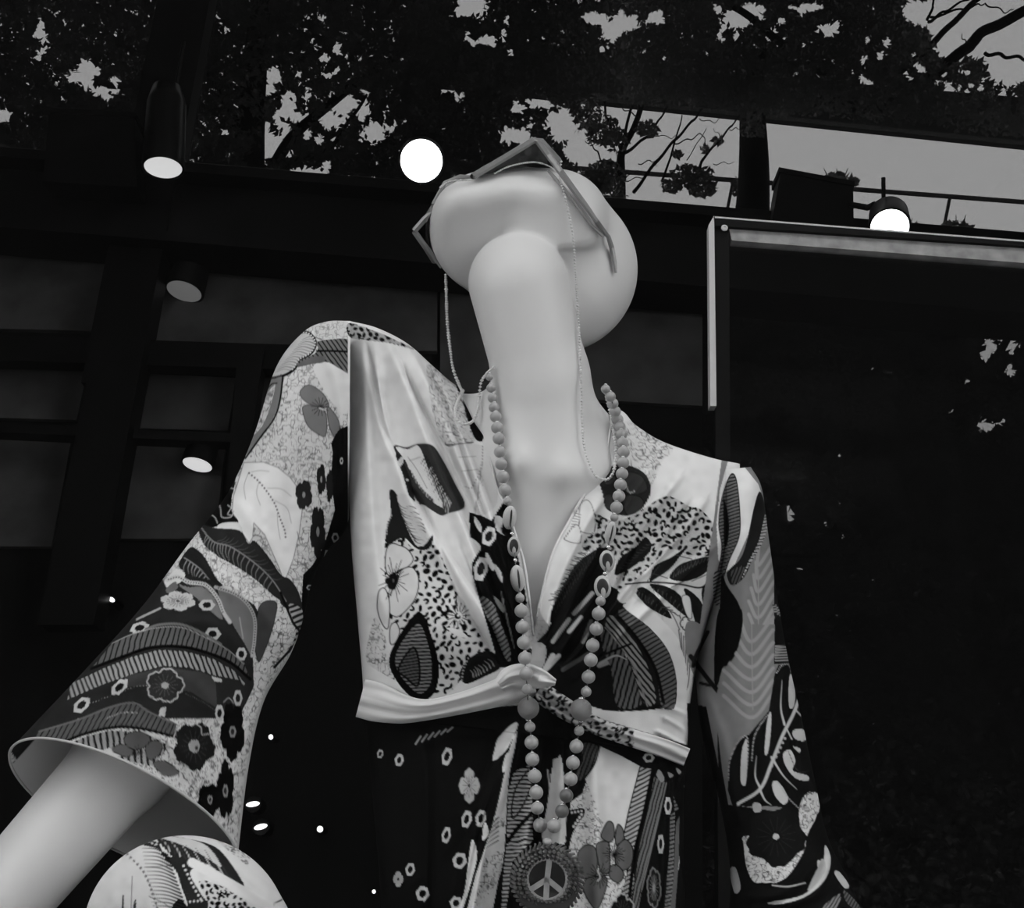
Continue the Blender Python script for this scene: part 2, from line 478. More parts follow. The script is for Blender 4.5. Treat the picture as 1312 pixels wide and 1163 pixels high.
# openings in the foliage where the sky shows: x, y, rx, ry
GAPS = [(112, 95, 15, 20), (128, 118, 11, 9), (95, 100, 10, 8), (150, 104, 8, 8), (4, 148, 10, 10), (52, 30, 6, 8), (350, 98, 12, 10), (342, 115, 12, 9), (393, 125, 6, 8), (370, 140, 12, 14), (320, 160, 16, 8), (350, 185, 22, 16), (330, 205, 14, 14), (385, 152, 16, 8),
        (440, 135, 18, 14), (425, 155, 16, 12), (465, 140, 8, 14), (480, 170, 14, 14), (395, 222, 24, 9), (415, 25, 6, 5), (432, 63, 6, 8), (415, 75, 8, 4), (605, 8, 22, 16), (590, 15, 8, 8), (600, 48, 6, 8), (625, 52, 14, 8), (645, 45, 5, 10), (628, 85, 8, 8), (575, 115, 7, 7), (665, 140, 12, 8), (690, 130, 16, 12),
        (660, 175, 22, 12), (720, 160, 22, 22), (680, 192, 14, 10), (745, 190, 24, 26), (780, 155, 34, 30), (765, 225, 30, 18), (762, 24, 16, 10), (784, 40, 14, 14), (800, 30, 22, 14), (840, 22, 14, 10), (945, 25, 22, 14), (965, 12, 16, 10), (990, 45, 8, 10), (1000, 55, 6, 7), (1035, 10, 22, 7), (1060, 38, 16, 9), (1128, 72, 6, 8), (1104, 101, 5, 7),
        (1190, 20, 30, 14), (1240, 20, 46, 36), (1290, 25, 40, 34), (1220, 52, 24, 20), (1265, 60, 20, 10), (1290, 92, 24, 22), (1210, 65, 10, 12), (1218, 75, 8, 8), (1215, 112, 8, 10), (1185, 126, 9, 9), (1258, 114, 6, 6), (1262, 132, 8, 8), (1284, 120, 6, 12), (1300, 130, 6, 8), (1264, 157, 5, 4), (1160, 92, 6, 6), (1180, 88, 8, 6), (1232, 155, 4, 4), (1177, 158, 4, 4),
        (820, 190, 80, 50), (900, 195, 58, 52), (1160, 220, 175, 70), (1060, 190, 80, 50), (700, 250, 20, 12),
        (1292, 440, 16, 12), (1270, 445, 12, 12), (1285, 415, 12, 8), (1262, 455, 10, 10), (1238, 485, 6, 10), (1222, 515, 5, 5), (1262, 545, 12, 9), (1300, 400, 10, 10), (1295, 475, 8, 8), (960, 388, 7, 9), (1005, 660, 16, 14), (988, 648, 10, 8), (1058, 672, 6, 6), (1140, 478, 4, 5), (990, 572, 10, 10), (975, 600, 8, 5), (1080, 690, 5, 6), (900, 575, 8, 4), (1220, 605, 5, 5), (1115, 340, 4, 4), (1170, 700, 7, 12), (1190, 755, 8, 8)]
_g = np.random.default_rng(77)
for (x, y, rx, ry, n) in ((110, 100, 70, 50, 16), (60, 40, 60, 40, 6), (370, 150, 80, 70, 34), (460, 120, 60, 60, 16), (610, 60, 60, 60, 16), (700, 150, 60, 50, 14), (780, 40, 60, 40, 12), (960, 30, 90, 40, 18), (1100, 70, 90, 50, 14), (1230, 120, 80, 40, 22), (1270, 450, 50, 90, 14), (1020, 650, 60, 40, 8), (1120, 620, 120, 100, 6)):
    for _ in range(n):
        r_ = _g.uniform(3, 6.5); GAPS.append((x + _g.normal() * rx * .6, y + _g.normal() * ry * .6, r_, r_ * _g.uniform(.7, 1.4)))
GA = np.array(GAPS, float)


BAYS = [np.array(b, float) for b in ([(768, 122), (950, 140), (958, 256), (806, 250), (800, 200), (790, 186), (768, 186)], [(978, 143), (1420, 190), (1420, 380), (985, 310)],
        [(1160, -5), (1420, -5), (1420, 108), (1300, 106), (1282, 112), (1272, 96), (1262, 82), (1236, 78), (1214, 70), (1196, 54), (1188, 34), (1150, 18)])]


def inside0(P, X, Y):
    m = np.zeros(X.shape, bool)
    for i in range(len(P)):
        x0, y0 = P[i]; x1, y1 = P[(i + 1) % len(P)]
        if y0 != y1: m ^= ((y0 > Y) != (y1 > Y)) & (X < (x1 - x0) * (Y - y0) / (y1 - y0) + x0)
    return m


def gap(px, py, grow=1.0, jit=None):
    rr = np.random.default_rng(5)
    bx = px + rr.normal(0, 3, px.shape); by = py + rr.normal(0, 3, py.shape)
    if any(inside0(P, bx, by).any() for P in BAYS):
        inb = np.any([inside0(P, bx, by) for P in BAYS], 0)
    else: inb = np.zeros(px.shape, bool)
    k = ((px[:, None] - GA[:, 0]) / (GA[:, 2] * grow)) ** 2 + ((py[:, None] - GA[:, 1]) / (GA[:, 3] * grow)) ** 2
    return inb | (k.min(1) < (1 if jit is None else jit))


def scatter(x0, x1, y0, y1, n, Y0, Y1, seed, grow=1.0, ragged=.6):
    rg = np.random.default_rng(seed)
    px = rg.uniform(x0, x1, n); py = rg.uniform(y0, y1, n); Yv = rg.uniform(Y0, Y1, n)
    ok = ~gap(px, py, grow, rg.uniform(1 - ragged, 1 + ragged, n))
    return W(px[ok], py[ok], Yv[ok][:, None]), px[ok], py[ok]


def branch(name, P, R, parent, Y, n=7, m='bark'):
    P = np.array(P, float); Q = spline(P, 6 * len(P)); w = W(Q[:, 0], Q[:, 1], Y) + np.stack([0 * Q[:, 0], .02 * np.sin(np.arange(len(Q)) * .9), 0 * Q[:, 0]], 1)
    return MB().tube(w, np.linspace(R[0], R[1], len(Q)), n).build(name, M_[m], parent, True)


def tree(name, label, cx, Yt, spans, trunk, seed, limbs, lm='leaf'):
    base = W(cx, 1100, Yt); base[2] = 0
    root = empty(name, tuple(base), label, 'tree')
    pts = [scatter(*s[:4], int(s[4] * 3.6), Yt - .3, Yt + .3, seed + k, 1.12)[0] for k, s in enumerate(spans)]
    leaves('foliage', np.vstack(pts), M_[lm], root, .029, seed=seed)
    pts = [scatter(s[0], s[1], s[2], s[3], int(s[4] * 1.5), Yt + .35, Yt + .7, seed + 50 + k, 1.22, .35)[0] for k, s in enumerate(spans)]
    leaves('inner_foliage', np.vstack(pts), M_[lm], root, .058, seed=seed + 9)
    Tq = np.array([base, *[W(x, y, Yt + .4) for x, y in trunk]])
    MB().tube(spline(Tq, 24), np.linspace(.2, .07, 24), 10).build('trunk', M_['bark'], root, True)
    for P, R in limbs: branch('branch', P, R, root, Yt + .32)
    return root


tree('leafy_tree', 'dense dark leafy tree glinting with sky behind the slim and glaring spotlights', 330, 6.6, [(-60, 560, -70, 330, 9000), (520, 800, -70, 260, 4600), (-460, -60, -160, 300, 5200), (-60, 800, -190, -70, 3200)], [(330, 500), (320, 200), (340, -60)], 21,
     [([(330, 260), (300, 150), (250, 60), (220, -40)], (.05, .02)), ([(330, 240), (400, 150), (520, 60), (600, -40)], (.05, .015)), ([(340, 220), (420, 190), (470, 120)], (.03, .01))])
tree('branching_tree', 'dark tree with thick slanting limbs against bright sky, above the terrace roof', 1010, 7.8, [(790, 1380, -70, 175, 11500), (790, 1800, -180, -70, 4200), (1380, 1800, -70, 380, 6400)], [(966, 420), (966, 220), (966, 120), (985, 60)], 41,
     [([(966, 128), (1040, 120), (1110, 140), (1180, 105), (1235, 65), (1262, 40), (1320, 12)], (.06, .05)), ([(1110, 130), (1180, 70), (1225, 25), (1262, -10)], (.035, .025)), ([(1262, 68), (1290, 72), (1320, 76)], (.018, .014)), ([(1190, 28), (1215, 12), (1250, -6)], (.016, .008)), ([(1188, 25), (1196, 6), (1192, -10)], (.014, .008)), ([(1192, 22), (1240, 10), (1262, 4)], (.012, .006)), ([(1262, 4), (1288, 15), (1300, 10)], (.008, .003)), ([(1120, 150), (1010, 60), (930, 0), (900, -40)], (.05, .02)), ([(1240, 62), (1232, 44)], (.008, .003))])
tree('dark_tree', 'deep shadowed tree filling the glass of the riveted partition', 1180, 5.5, [(800, 1380, 330, 720, 9800), (800, 1380, 700, 1300, 10000), (1380, 1800, 330, 1300, 6500), (1000, 1500, 300, 340, 600)], [(1180, 900), (1170, 600), (1180, 330)], 61,
     [([(1180, 640), (1240, 520), (1300, 420)], (.05, .02)), ([(1175, 600), (1080, 480), (1000, 380)], (.05, .02))])
bt = empty('bare_tree', tuple(W(800, 300, 9.05) * np.array([1, 1, 0])), 'thin bare tree with crossing twigs standing before the open terrace bay', 'tree')
YBt = 9.05
TW = [([(800, 1385), (799, 1100), (798, 700), (796, 260), (797, 195), (812, 165), (826, 120), (832, 90)], (.05, .018)), ([(797, 195), (803, 160), (812, 128)], (.016, .01)), ([(800, 196), (830, 174), (848, 148), (860, 130)], (.014, .006)), ([(812, 246), (842, 206), (868, 176), (890, 152), (900, 138)], (.015, .008)),
      ([(848, 232), (858, 205), (866, 176), (872, 158), (874, 146)], (.011, .004)), ([(893, 232), (900, 205), (920, 182), (938, 160), (950, 145)], (.014, .005)), ([(864, 184), (885, 178), (900, 172), (904, 190)], (.006, .003)), ([(775, 128), (776, 145), (784, 165), (797, 195)], (.009, .012)),
      ([(800, 188), (776, 178), (756, 186)], (.007, .004)), ([(772, 208), (762, 190), (750, 180)], (.008, .003)), ([(833, 172), (860, 176), (868, 172)], (.004, .002)), ([(896, 152), (916, 156), (930, 142)], (.004, .002)), ([(935, 166), (950, 164)], (.004, .003)), ([(914, 210), (940, 208)], (.004, .002)), ([(796, 230), (812, 222), (822, 218)], (.005, .003)), ([(880, 205), (905, 165)], (.004, .003)), ([(800, 232), (830, 225)], (.004, .003)), ([(818, 210), (836, 206), (842, 212)], (.005, .002)), ([(926, 178), (914, 165)], (.004, .002)), ([(820, 150), (800, 140), (790, 128)], (.006, .003))]
for k, (P, R) in enumerate(TW): branch('trunk' if k == 0 else 'branch', P, (R[0] * 1.25, R[1] * 1.25), bt, YBt, 6)
rg = np.random.default_rng(3)
lp = []
for (x, y, rx, ry, n) in ((770, 165, 22, 22, 110), (752, 145, 18, 18, 70), (790, 180, 16, 16, 60), (828, 164, 16, 10, 50), (776, 225, 26, 20, 260), (760, 232, 24, 14, 200), (880, 225, 20, 14, 110), (900, 240, 18, 12, 110), (905, 225, 10, 12, 40), (868, 198, 8, 4, 16), (920, 180, 7, 5, 14), (903, 190, 5, 6, 12), (860, 238, 14, 8, 60), (830, 168, 14, 8, 30), (945, 240, 8, 12, 50)):
    a = rg.uniform(0, 6.28, n); r = np.sqrt(rg.uniform(0, 1, n))
    n2 = int(n * 1.8); a = rg.uniform(0, 6.28, n2); r = np.sqrt(rg.uniform(0, 1, n2)); n = n2
    lp.append(W(x + rx * r * np.cos(a), y + ry * r * np.sin(a), rg.uniform(YBt - .15, YBt + .15, n)[:, None]))
leaves('foliage', np.vstack(lp), M_['leaf'], bt, .038, seed=5)
for (x, y, w_, h_, n, lab) in ((1225, 292, 22, 24, 160, 'small rounded shrub on the terrace parapet beside the rail post'), (1072, 228, 26, 18, 120, 'spiky little shrub on the terrace behind the black control box'), (1160, 288, 16, 12, 60, 'tuft of leaves on the terrace next to the dome spotlight')):
    c = W(x, y + h_, YT - .1); root = empty('terrace_shrub', tuple(c), lab, 'shrub')
    a = rg.uniform(0, 6.28, n); r = np.sqrt(rg.uniform(0, 1, n))
    leaves('foliage', W(x + w_ * r * np.cos(a), y + h_ * .55 * r * np.sin(a) + h_ * .2, rg.uniform(YT - .2, YT, n)[:, None]), M_['leaf'], root, .05, seed=int(x))
    for dx in (-.4, 0, .35): MB().tube([c, W(x + dx * w_, y, YT - .1), W(x + dx * w_ * 1.6, y - h_ * .7, YT - .1)], [.012, .008, .003], 6).build('stem', M_['bark'], root)
# plinth the mannequin sits on, below the frame
pl = empty('display_plinth', (0.03, 1.5, .62), 'low black upholstered bench under the seated mannequin', 'bench')
MB().box(-.45, .55, 1.02, 1.75, .62, 1.02).build('base', M_['plinth'], pl)
MB().box(-.47, .57, 1.0, 1.77, 1.02, 1.10).build('cushion', M_['plinth'], pl)
# ------------------------------------------------------------------ dress print, drawn with vector shapes into a table of fabric tones
CS = 2.0; COX, COY = -120.0, 380.0; CWD, CHT = 2520, 1840
CV = np.full((CHT, CWD), 0.68, np.float32)
VIEWS = dict(A=(300, 400, 5.29), B=(220, 560, 5.286), C=(100, 720, 4.373), D=(0, 840, 3.976), E=(0, 960, 3.453),
             F=(440, 400, 4.473), G=(440, 620, 3.635), H=(680, 600, 3.877), I=(460, 900, 4.423), J=(700, 900, 4.423),
             K=(860, 800, 3.204), L=(860, 560, 4.475), P=(0, 0, 1.0))


def q(view, pts):
    ox, oy, s = VIEWS[view]
    return np.array([(ox + x / s, oy + y / s) for x, y in pts], float)


def _noise(scale, seed):
    rg = np.random.default_rng(seed)
    h, w = int(CHT / CS / scale) + 4, int(CWD / CS / scale) + 4
    g = rg.standard_normal((h, w)).astype(np.float32)
    yy = np.arange(CHT) / CS / scale; xx = np.arange(CWD) / CS / scale
    iy = yy.astype(int); ix = xx.astype(int)
    fy = (yy - iy)[:, None]; fx = (xx - ix)[None]
    fy = fy * fy * (3 - 2 * fy); fx = fx * fx * (3 - 2 * fx)
    a = g[iy][:, ix]; b = g[iy][:, ix + 1]; c = g[iy + 1][:, ix]; d = g[iy + 1][:, ix + 1]
    return (a * (1 - fx) + b * fx) * (1 - fy) + (c * (1 - fx) + d * fx) * fy


N3 = _noise(4.5, 1); N3b = _noise(3.2, 5); N8 = _noise(9, 2)


def squig(base, line, wd=.16):
    def fn(X, Y, sl):
        n = N3[sl] + .35 * N3b[sl]
        k = np.clip((np.abs(n) - wd * .6) / (wd * .9), 0, 1)
        m = np.clip((np.abs(N8[sl] + .3 * N3b[sl]) - .05) / .12, 0, 1)
        return line + (base - line) * np.minimum(k, .35 + .65 * m) * (1 + .05 * N3b[sl])
    return fn


def hatch(ang, per, duty, v1, v2, wob=.6):
    ca, sa = math.cos(math.radians(ang)), math.sin(math.radians(ang))

    def fn(X, Y, sl):
        p = ((X * ca + Y * sa) / per + wob * .12 * N8[sl]) % 1.0
        e = np.clip((np.abs(p - .5) - duty / 2) / .12 + .5, 0, 1)
        return v1 * e + v2 * (1 - e)      # v2 is the line
    return fn


def _box(P, pad):
    x0 = max(0, int((P[:, 0].min() - pad - COX) * CS)); x1 = min(CWD, int((P[:, 0].max() + pad - COX) * CS) + 2)
    y0 = max(0, int((P[:, 1].min() - pad - COY) * CS)); y1 = min(CHT, int((P[:, 1].max() + pad - COY) * CS) + 2)
    if x1 <= x0 or y1 <= y0: return None
    Y, X = np.mgrid[y0:y1, x0:x1]
    return (slice(y0, y1), slice(x0, x1)), X / CS + COX, Y / CS + COY


def inside(P, X, Y):
    m = np.zeros(X.shape, bool)
    n = len(P)
    for i in range(n):
        x0, y0 = P[i]; x1, y1 = P[(i + 1) % n]
        if y0 == y1: continue
        c = ((y0 > Y) != (y1 > Y)) & (X < (x1 - x0) * (Y - y0) / (y1 - y0) + x0)
        m ^= c
    return m


def fill(view, pts, val, smooth=True, outline=None, ow=.9):
    P = q(view, pts) if isinstance(view, str) else np.asarray(pts, float)
    P0 = P
    if smooth: P = spline(P, max(24, 5 * len(P)), True)
    b = _box(P, 1)
    if b is None: return
    sl, X, Y = b
    m = inside(P, X, Y)
    v = val(X, Y, sl) if callable(val) else np.full(X.shape, val, np.float32) * (1 + .04 * N8[sl])
    CV[sl] = np.where(m, v, CV[sl])
    if outline is not None: line(None, np.vstack([P, P[:1]]), ow, outline, smooth=False)


def line(view, pts, w, val, smooth=True, taper=False):
    P = q(view, pts) if isinstance(view, str) else np.asarray(pts, float)
    if smooth and len(P) > 2: P = spline(P, 6 * len(P))
    b = _box(P, w + 1)
    if b is None: return
    sl, X, Y = b
    best = np.full(X.shape, 1e9)
    n = len(P) - 1
    for i in range(n):
        ax, ay = P[i]; bx, by = P[i + 1]
        dx, dy = bx - ax, by - ay; L = dx * dx + dy * dy + 1e-9
        t = np.clip(((X - ax) * dx + (Y - ay) * dy) / L, 0, 1)
        d = np.hypot(X - ax - t * dx, Y - ay - t * dy)
        ww = w * (1 - (i + .5) / n * .85) if taper else w
        best = np.minimum(best, d - ww / 2)
    a = np.clip(.5 - best, 0, 1)
    CV[sl] = CV[sl] * (1 - a) + val * a


def dots(view, pts, step, r, val):
    P = q(view, pts)
    P = spline(P, 200) if len(P) > 2 else np.linspace(P[0], P[1], 100)
    s = np.concatenate([[0], np.cumsum(np.hypot(*np.diff(P, axis=0).T))])
    for t in np.arange(step / 2, s[-1], step):
        x = np.interp(t, s, P[:, 0]); y = np.interp(t, s, P[:, 1])
        line(None, [(x, y), (x + .01, y)], r * 2, val, smooth=False)


def hexring(view, x, y, rx, ry, light=.55, dark=.02, rot=0, grow=1.0):
    ox, oy, s = VIEWS[view]; cx, cy = ox + x / s, oy + y / s; rx, ry = rx / s, ry / s
    c, sn = math.cos(rot), math.sin(rot)

    def ring(k, off=0):
        return [(cx + k * (rx * math.cos(a) * c - ry * math.sin(a) * sn), cy + k * (rx * math.cos(a) * sn + ry * math.sin(a) * c))
                for a in [i * math.pi / 3 + off for i in range(6)]]
    fill(None, ring(1), light, smooth=False); fill(None, ring(.5, .3), dark, smooth=True)


def flower(view, x, y, rx, ry, n, rot, petal, edge=None, centre=.5, ew=1.0, cr=.2, rays=None, notch=.25):
    ox, oy, s = VIEWS[view]; cx, cy = ox + x / s, oy + y / s; rx, ry = rx / s, ry / s
    a = np.linspace(0, 2 * math.pi, n * 16, endpoint=False)
    r = (1 - notch) + notch * np.abs(np.cos(n * (a - rot) / 2)) ** .6 * 1.0
    r = r * (.97 + .03 * np.cos(3 * n * a))
    P = np.stack([cx + rx * r * np.cos(a), cy + ry * r * np.sin(a)], 1)
    fill(None, P, petal, smooth=False)
    if edge is not None: line(None, np.vstack([P, P[:1]]), ew, edge, smooth=False)
    if rays is not None:
        for k in range(n * 3):
            t = rot + k * 2 * math.pi / (n * 3)
            line(None, [(cx + rx * .2 * math.cos(t), cy + ry * .2 * math.sin(t)), (cx + rx * .62 * math.cos(t), cy + ry * .62 * math.sin(t))], .9, rays, smooth=False, taper=True)
    if centre is not None:
        t = np.linspace(0, 2 * math.pi, 16, endpoint=False)
        fill(None, np.stack([cx + rx * cr * np.cos(t), cy + ry * cr * np.sin(t)], 1), centre, smooth=False)


def leopard(view, pts, base, spotv, per=9.0, r=2.9, w=2.0, seed=0):
    P = spline(q(view, pts), 60, True)
    b = _box(P, 1)
    if b is None: return
    sl, X, Y = b; m = inside(P, X, Y)
    img = (base(X, Y, sl) if callable(base) else np.full(X.shape, base)).astype(np.float32)
    rg = np.random.default_rng(seed)
    for j, yy in enumerate(np.arange(P[:, 1].min(), P[:, 1].max() + per, per * .86)):
        for xx in np.arange(P[:, 0].min() - per, P[:, 0].max() + per, per):
            x = xx + (j % 2) * per / 2 + rg.uniform(-.22, .22) * per; y = yy + rg.uniform(-.22, .22) * per
            rr = r * rg.uniform(.75, 1.3); g = rg.uniform(0, 6.28); gap = rg.uniform(1.4, 3.6); sq = rg.uniform(.75, 1.35); solid = rg.random() < .68
            i0 = max(0, int((y - rr * 2 - w - Y[0, 0]) * CS)); i1 = int((y + rr * 2 + w - Y[0, 0]) * CS)
            j0 = max(0, int((x - rr * 2 - w - X[0, 0]) * CS)); j1 = int((x + rr * 2 + w - X[0, 0]) * CS)
            if i1 <= i0 or j1 <= j0: continue
            sx, sy = X[i0:i1, j0:j1] - x, Y[i0:i1, j0:j1] - y
            if sx.size == 0: continue
            cg, sg_ = math.cos(g), math.sin(g); sx, sy = (sx * cg + sy * sg_), (-sx * sg_ + sy * cg) * sq
            d = np.hypot(sx, sy); an = np.abs(np.arctan2(sy, sx))
            if solid: k = np.clip(.6 - (np.hypot(sx * .66, sy * 1.05) - rr * .78), 0, 1)
            else:
                ww = w * (1.25 - .5 * an / 3.14)
                k = np.clip(.5 - (np.abs(d - rr) - ww / 2), 0, 1) * (an < 3.14 - gap / 2)
            img[i0:i1, j0:j1] = img[i0:i1, j0:j1] * (1 - k) + spotv * k
    CV[sl] = np.where(m, img, CV[sl])


def barbs(view, spine, n, length, ang, w, val, seed=0, curve=.25, bend=0):
    """fine feather strokes leaving a spine"""
    P = spline(q(view, spine), 100); s = VIEWS[view][2]; L = length / s
    rg = np.random.default_rng(seed)
    for k in range(n):
        i = int((k + .5) / n * 98); t = P[i + 1] - P[i]; a = math.atan2(t[1], t[0]) + math.radians(ang + rg.uniform(-6, 6))
        l = L * rg.uniform(.7, 1.1); p = P[i]; m1 = p + .5 * l * np.array([math.cos(a + curve), math.sin(a + curve)])
        e = p + l * np.array([math.cos(a), math.sin(a)])
        line(None, np.array([p, m1, e]), w, val, taper=True)


def band(view, top, bot, val):
    fill(view, list(top) + list(bot)[::-1], val, smooth=False)


BK = .006
SQ = squig(.62, .2)
# ---- sleeve over the raised arm
fill('P', [(0, 400), (452, 400), (452, 700), (300, 1163), (-100, 1163)], SQ, smooth=False)
fill('A', [(500, 75), (640, 45), (760, 60), (790, 110), (790, 200), (560, 200), (540, 130)], squig(.55, .3))
fill('A', [(540, 360), (650, 335), (790, 400), (775, 640), (735, 690), (690, 640), (640, 580), (560, 440)], .68)
fill('A', [(420, 130), (500, 125), (545, 180), (548, 240), (520, 290), (440, 320), (405, 395), (320, 440), (225, 450), (250, 370), (330, 230)], .5)
for k in range(14):
    x = 300 + k * 14; y = 395 - k * 17
    line('A', [(x + 110, y + 10), (x + 40, y - 10), (x - 20, y + 10)], 1.3, .1 if k % 2 else .22, taper=True)
line('A', [(425, 150), (480, 132), (530, 160), (552, 215), (520, 280), (445, 320), (425, 360), (390, 400), (330, 430), (235, 450)], 3.6, BK)
dots('A', [(425, 150), (480, 135), (530, 165), (548, 215), (515, 275), (440, 318), (420, 355), (390, 390)], 3.6, 1.1, .6)
dots('A', [(325, 420), (280, 440), (240, 448)], 3.2, 1.0, .12)
fill('A', [(560, 205), (640, 185), (800, 200), (800, 410), (720, 385), (640, 340), (560, 345), (430, 370), (440, 330), (530, 290), (570, 250)], hatch(-35, 5, .35, .16, .015))
fill('A', [(430, 370), (460, 330), (540, 300), (620, 300), (600, 340), (520, 350)], .13)
line('A', [(560, 262), (660, 262), (800, 268)], 2.6, BK)
fill('A', [(85, 960), (105, 850), (200, 545), (235, 475), (330, 438), (318, 540), (295, 640), (255, 730), (180, 840)], .2)
fill('A', [(118, 835), (160, 700), (205, 580), (278, 490), (245, 640), (190, 770)], SQ)
line('A', [(330, 440), (310, 600), (270, 720), (180, 845), (75, 990)], 2.4, BK)
line('A', [(200, 560), (250, 490), (290, 480)], 1.4, BK)
for pts in ([(450, 530), (500, 492), (560, 515), (620, 575), (640, 640), (570, 640), (500, 615), (455, 575)],
            [(465, 640), (520, 628), (590, 650), (625, 700), (620, 835), (560, 820), (500, 770), (472, 700)],
            [(630, 640), (690, 700), (715, 770), (705, 870), (650, 790)]):
    fill('A', pts, .2, outline=.06, ow=1.0)
for a in range(0, 360, 26):
    line('A', [(585, 640), (585 + 62 * math.cos(math.radians(a)), 640 + 62 * math.sin(math.radians(a)))], 1.1, BK, taper=True)
line('A', [(580, 650), (605, 660)], 2, .6)
# large pale leaf
fill('B', [(488, 172), (620, 168), (720, 205), (800, 270), (860, 350), (885, 480), (865, 640), (825, 820), (762, 985), (730, 890), (690, 800), (630, 660), (556, 580), (548, 680), (524, 718), (480, 650), (450, 575), (408, 510), (418, 400), (450, 300)], .72, smooth=False, outline=.22, ow=1.0)
for pts in ([(520, 240), (490, 330), (500, 420)], [(590, 300), (575, 380), (600, 460)], [(650, 345), (740, 350), (810, 400)], [(700, 430), (780, 480), (810, 580)], [(715, 520), (720, 600), (735, 690)], [(540, 235), (600, 225), (660, 232)]):
    line('B', pts, .9, .4)
dots('B', [(515, 235), (590, 300), (650, 375), (700, 455), (730, 540), (765, 630), (772, 690)], 4.6, 1.25, .12)
line('B', [(850, 640), (870, 720), (900, 740)], 1, .2)
# dark outer edge with pale loops
fill('B', [(430, 225), (425, 330), (405, 420), (408, 505), (450, 580), (320, 605), (180, 605), (220, 520), (330, 370)], BK)
for pts in ([(350, 350), (400, 300), (420, 270), (380, 330), (420, 350)], [(300, 400), (330, 480), (340, 540), (400, 540), (420, 500)], [(250, 520), (290, 540), (310, 580)], [(380, 460), (400, 480), (380, 520), (410, 530)]):
    line('B', pts, 1.3, .4)
fill('B', [(310, 605), (350, 580), (450, 578), (475, 635), (400, 625)], .6)
# dark feather leaves
fill('B', [(190, 590), (300, 615), (460, 632), (520, 720), (560, 700), (650, 800), (740, 930), (800, 960), (860, 1050), (880, 1163), (780, 1163), (700, 1085), (560, 965), (400, 855), (250, 770), (185, 650)], .03)
line('B', [(190, 600), (280, 705), (400, 742), (560, 850), (680, 965), (775, 1110)], 1.5, .25)
barbs('B', [(230, 660), (300, 715), (400, 750), (560, 860), (700, 1000)], 19, 105, 62, 1.5, .2, 3)
barbs('B', [(300, 700), (420, 740), (560, 840), (700, 980)], 13, 80, -50, 1.3, .09, 4)
fill('B', [(55, 840), (130, 745), (215, 800), (300, 950), (345, 1000), (280, 1015), (120, 980), (55, 890)], .025)
line('B', [(85, 815), (190, 890), (280, 1000)], 1.3, .25)
barbs('B', [(90, 830), (180, 890), (260, 980)], 8, 90, 65, 1.6, .28, 5)
fill('B', [(135, 670), (230, 740), (330, 820), (460, 890), (580, 975), (690, 1075), (735, 1110), (700, 1163), (560, 1163), (470, 1050), (345, 1000), (290, 920), (235, 810), (130, 715)], squig(.64, .22))
# black inner side
fill('B', [(1080, 40), (1110, -20), (1140, -60), (1200, -80), (1200, 1400), (890, 1400), (880, 1100), (890, 930), (950, 870), (1030, 740), (1105, 490), (1078, 300), (1090, 100)], BK, smooth=False)
for (x, y, rx, ry) in ((1108, 680, 26, 36), (1050, 810, 18, 52), (1090, 950, 15, 45), (935, 1018, 24, 20), (995, 1098, 28, 18), (1150, 160, 12, 24)):
    hexring('B', x, y, rx, ry, .5)
flower('B', 895, 390, 62, 108, 4, .5, .03, None, .3, cr=.18)
flower('B', 1013, 285, 34, 112, 4, .4, .02, None, .3, cr=.2)
flower('B', 990, 640, 56, 190, 5, .4, .02, None, .25, cr=.18)
flower('B', 1070, 330, 26, 120, 4, .4, .02, None, None)
# cuff bands
fill('C', [(560, 60), (740, 100), (800, 140), (880, 170), (990, 240), (1030, 320), (980, 520), (985, 700), (900, 875), (0, 875), (-300, 1163), (-500, 900), (120, 330), (400, 110), (470, 90), (500, 150)], .03, smooth=False)
fill('C', [(1020, 240), (1110, 225), (1100, 330), (1060, 460), (1010, 560), (990, 420)], .07, outline=BK)
fill('C', [(985, 690), (1030, 560), (1100, 440), (1130, 250), (1180, 380), (1150, 500), (1060, 640), (990, 720)], squig(.6, .12))
fill('C', [(1180, 240), (1250, 260), (1260, 330), (1240, 450), (1160, 520), (1220, 400)], hatch(70, 7, .5, .45, .02))
line('C', [(1135, 170), (1200, 330), (1240, 420), (1100, 590)], 3.2, BK)
fill('C', [(485, 120), (550, 38), (600, 70), (560, 120)], .65)
fill('C', [(560, 125), (620, 140), (700, 140), (765, 205), (810, 320), (740, 270), (650, 190)], .2)
fill('C', [(785, 150), (870, 180), (950, 240), (992, 330), (985, 530), (930, 450), (880, 370), (820, 260)], .2)
line('C', [(500, 100), (560, 82), (620, 112), (715, 128), (780, 200), (815, 280), (850, 335)], 5.0, .55)
dots('C', [(500, 100), (560, 85), (620, 112), (715, 128), (780, 200), (815, 290)], 3.4, .9, .03)
line('C', [(770, 140), (880, 178), (950, 235), (990, 320), (988, 440), (975, 525)], 4.2, .45)
dots('C', [(780, 142), (880, 178), (950, 235), (990, 320), (988, 440), (975, 520)], 3.4, .9, .03)
line('C', [(905, 310), (925, 430)], 2.5, .4, taper=True)
fill('C', [(490, 155), (540, 110), (560, 140), (520, 175)], .15)
flower('C', 560, 218, 100, 55, 6, .3, .5, .6, .1, cr=.12, rays=.05, notch=.3)
hexring('C', 722, 240, 48, 34, .5); hexring('C', 345, 368, 58, 34, .55, rot=-.3); hexring('C', 755, 402, 48, 38, .55); hexring('C', 915, 515, 32, 40, .55)
for k in range(4):
    line('C', [(330 + k * 30, 320 - k * 14), (370 + k * 30, 300 - k * 14)], 2.5, .4)
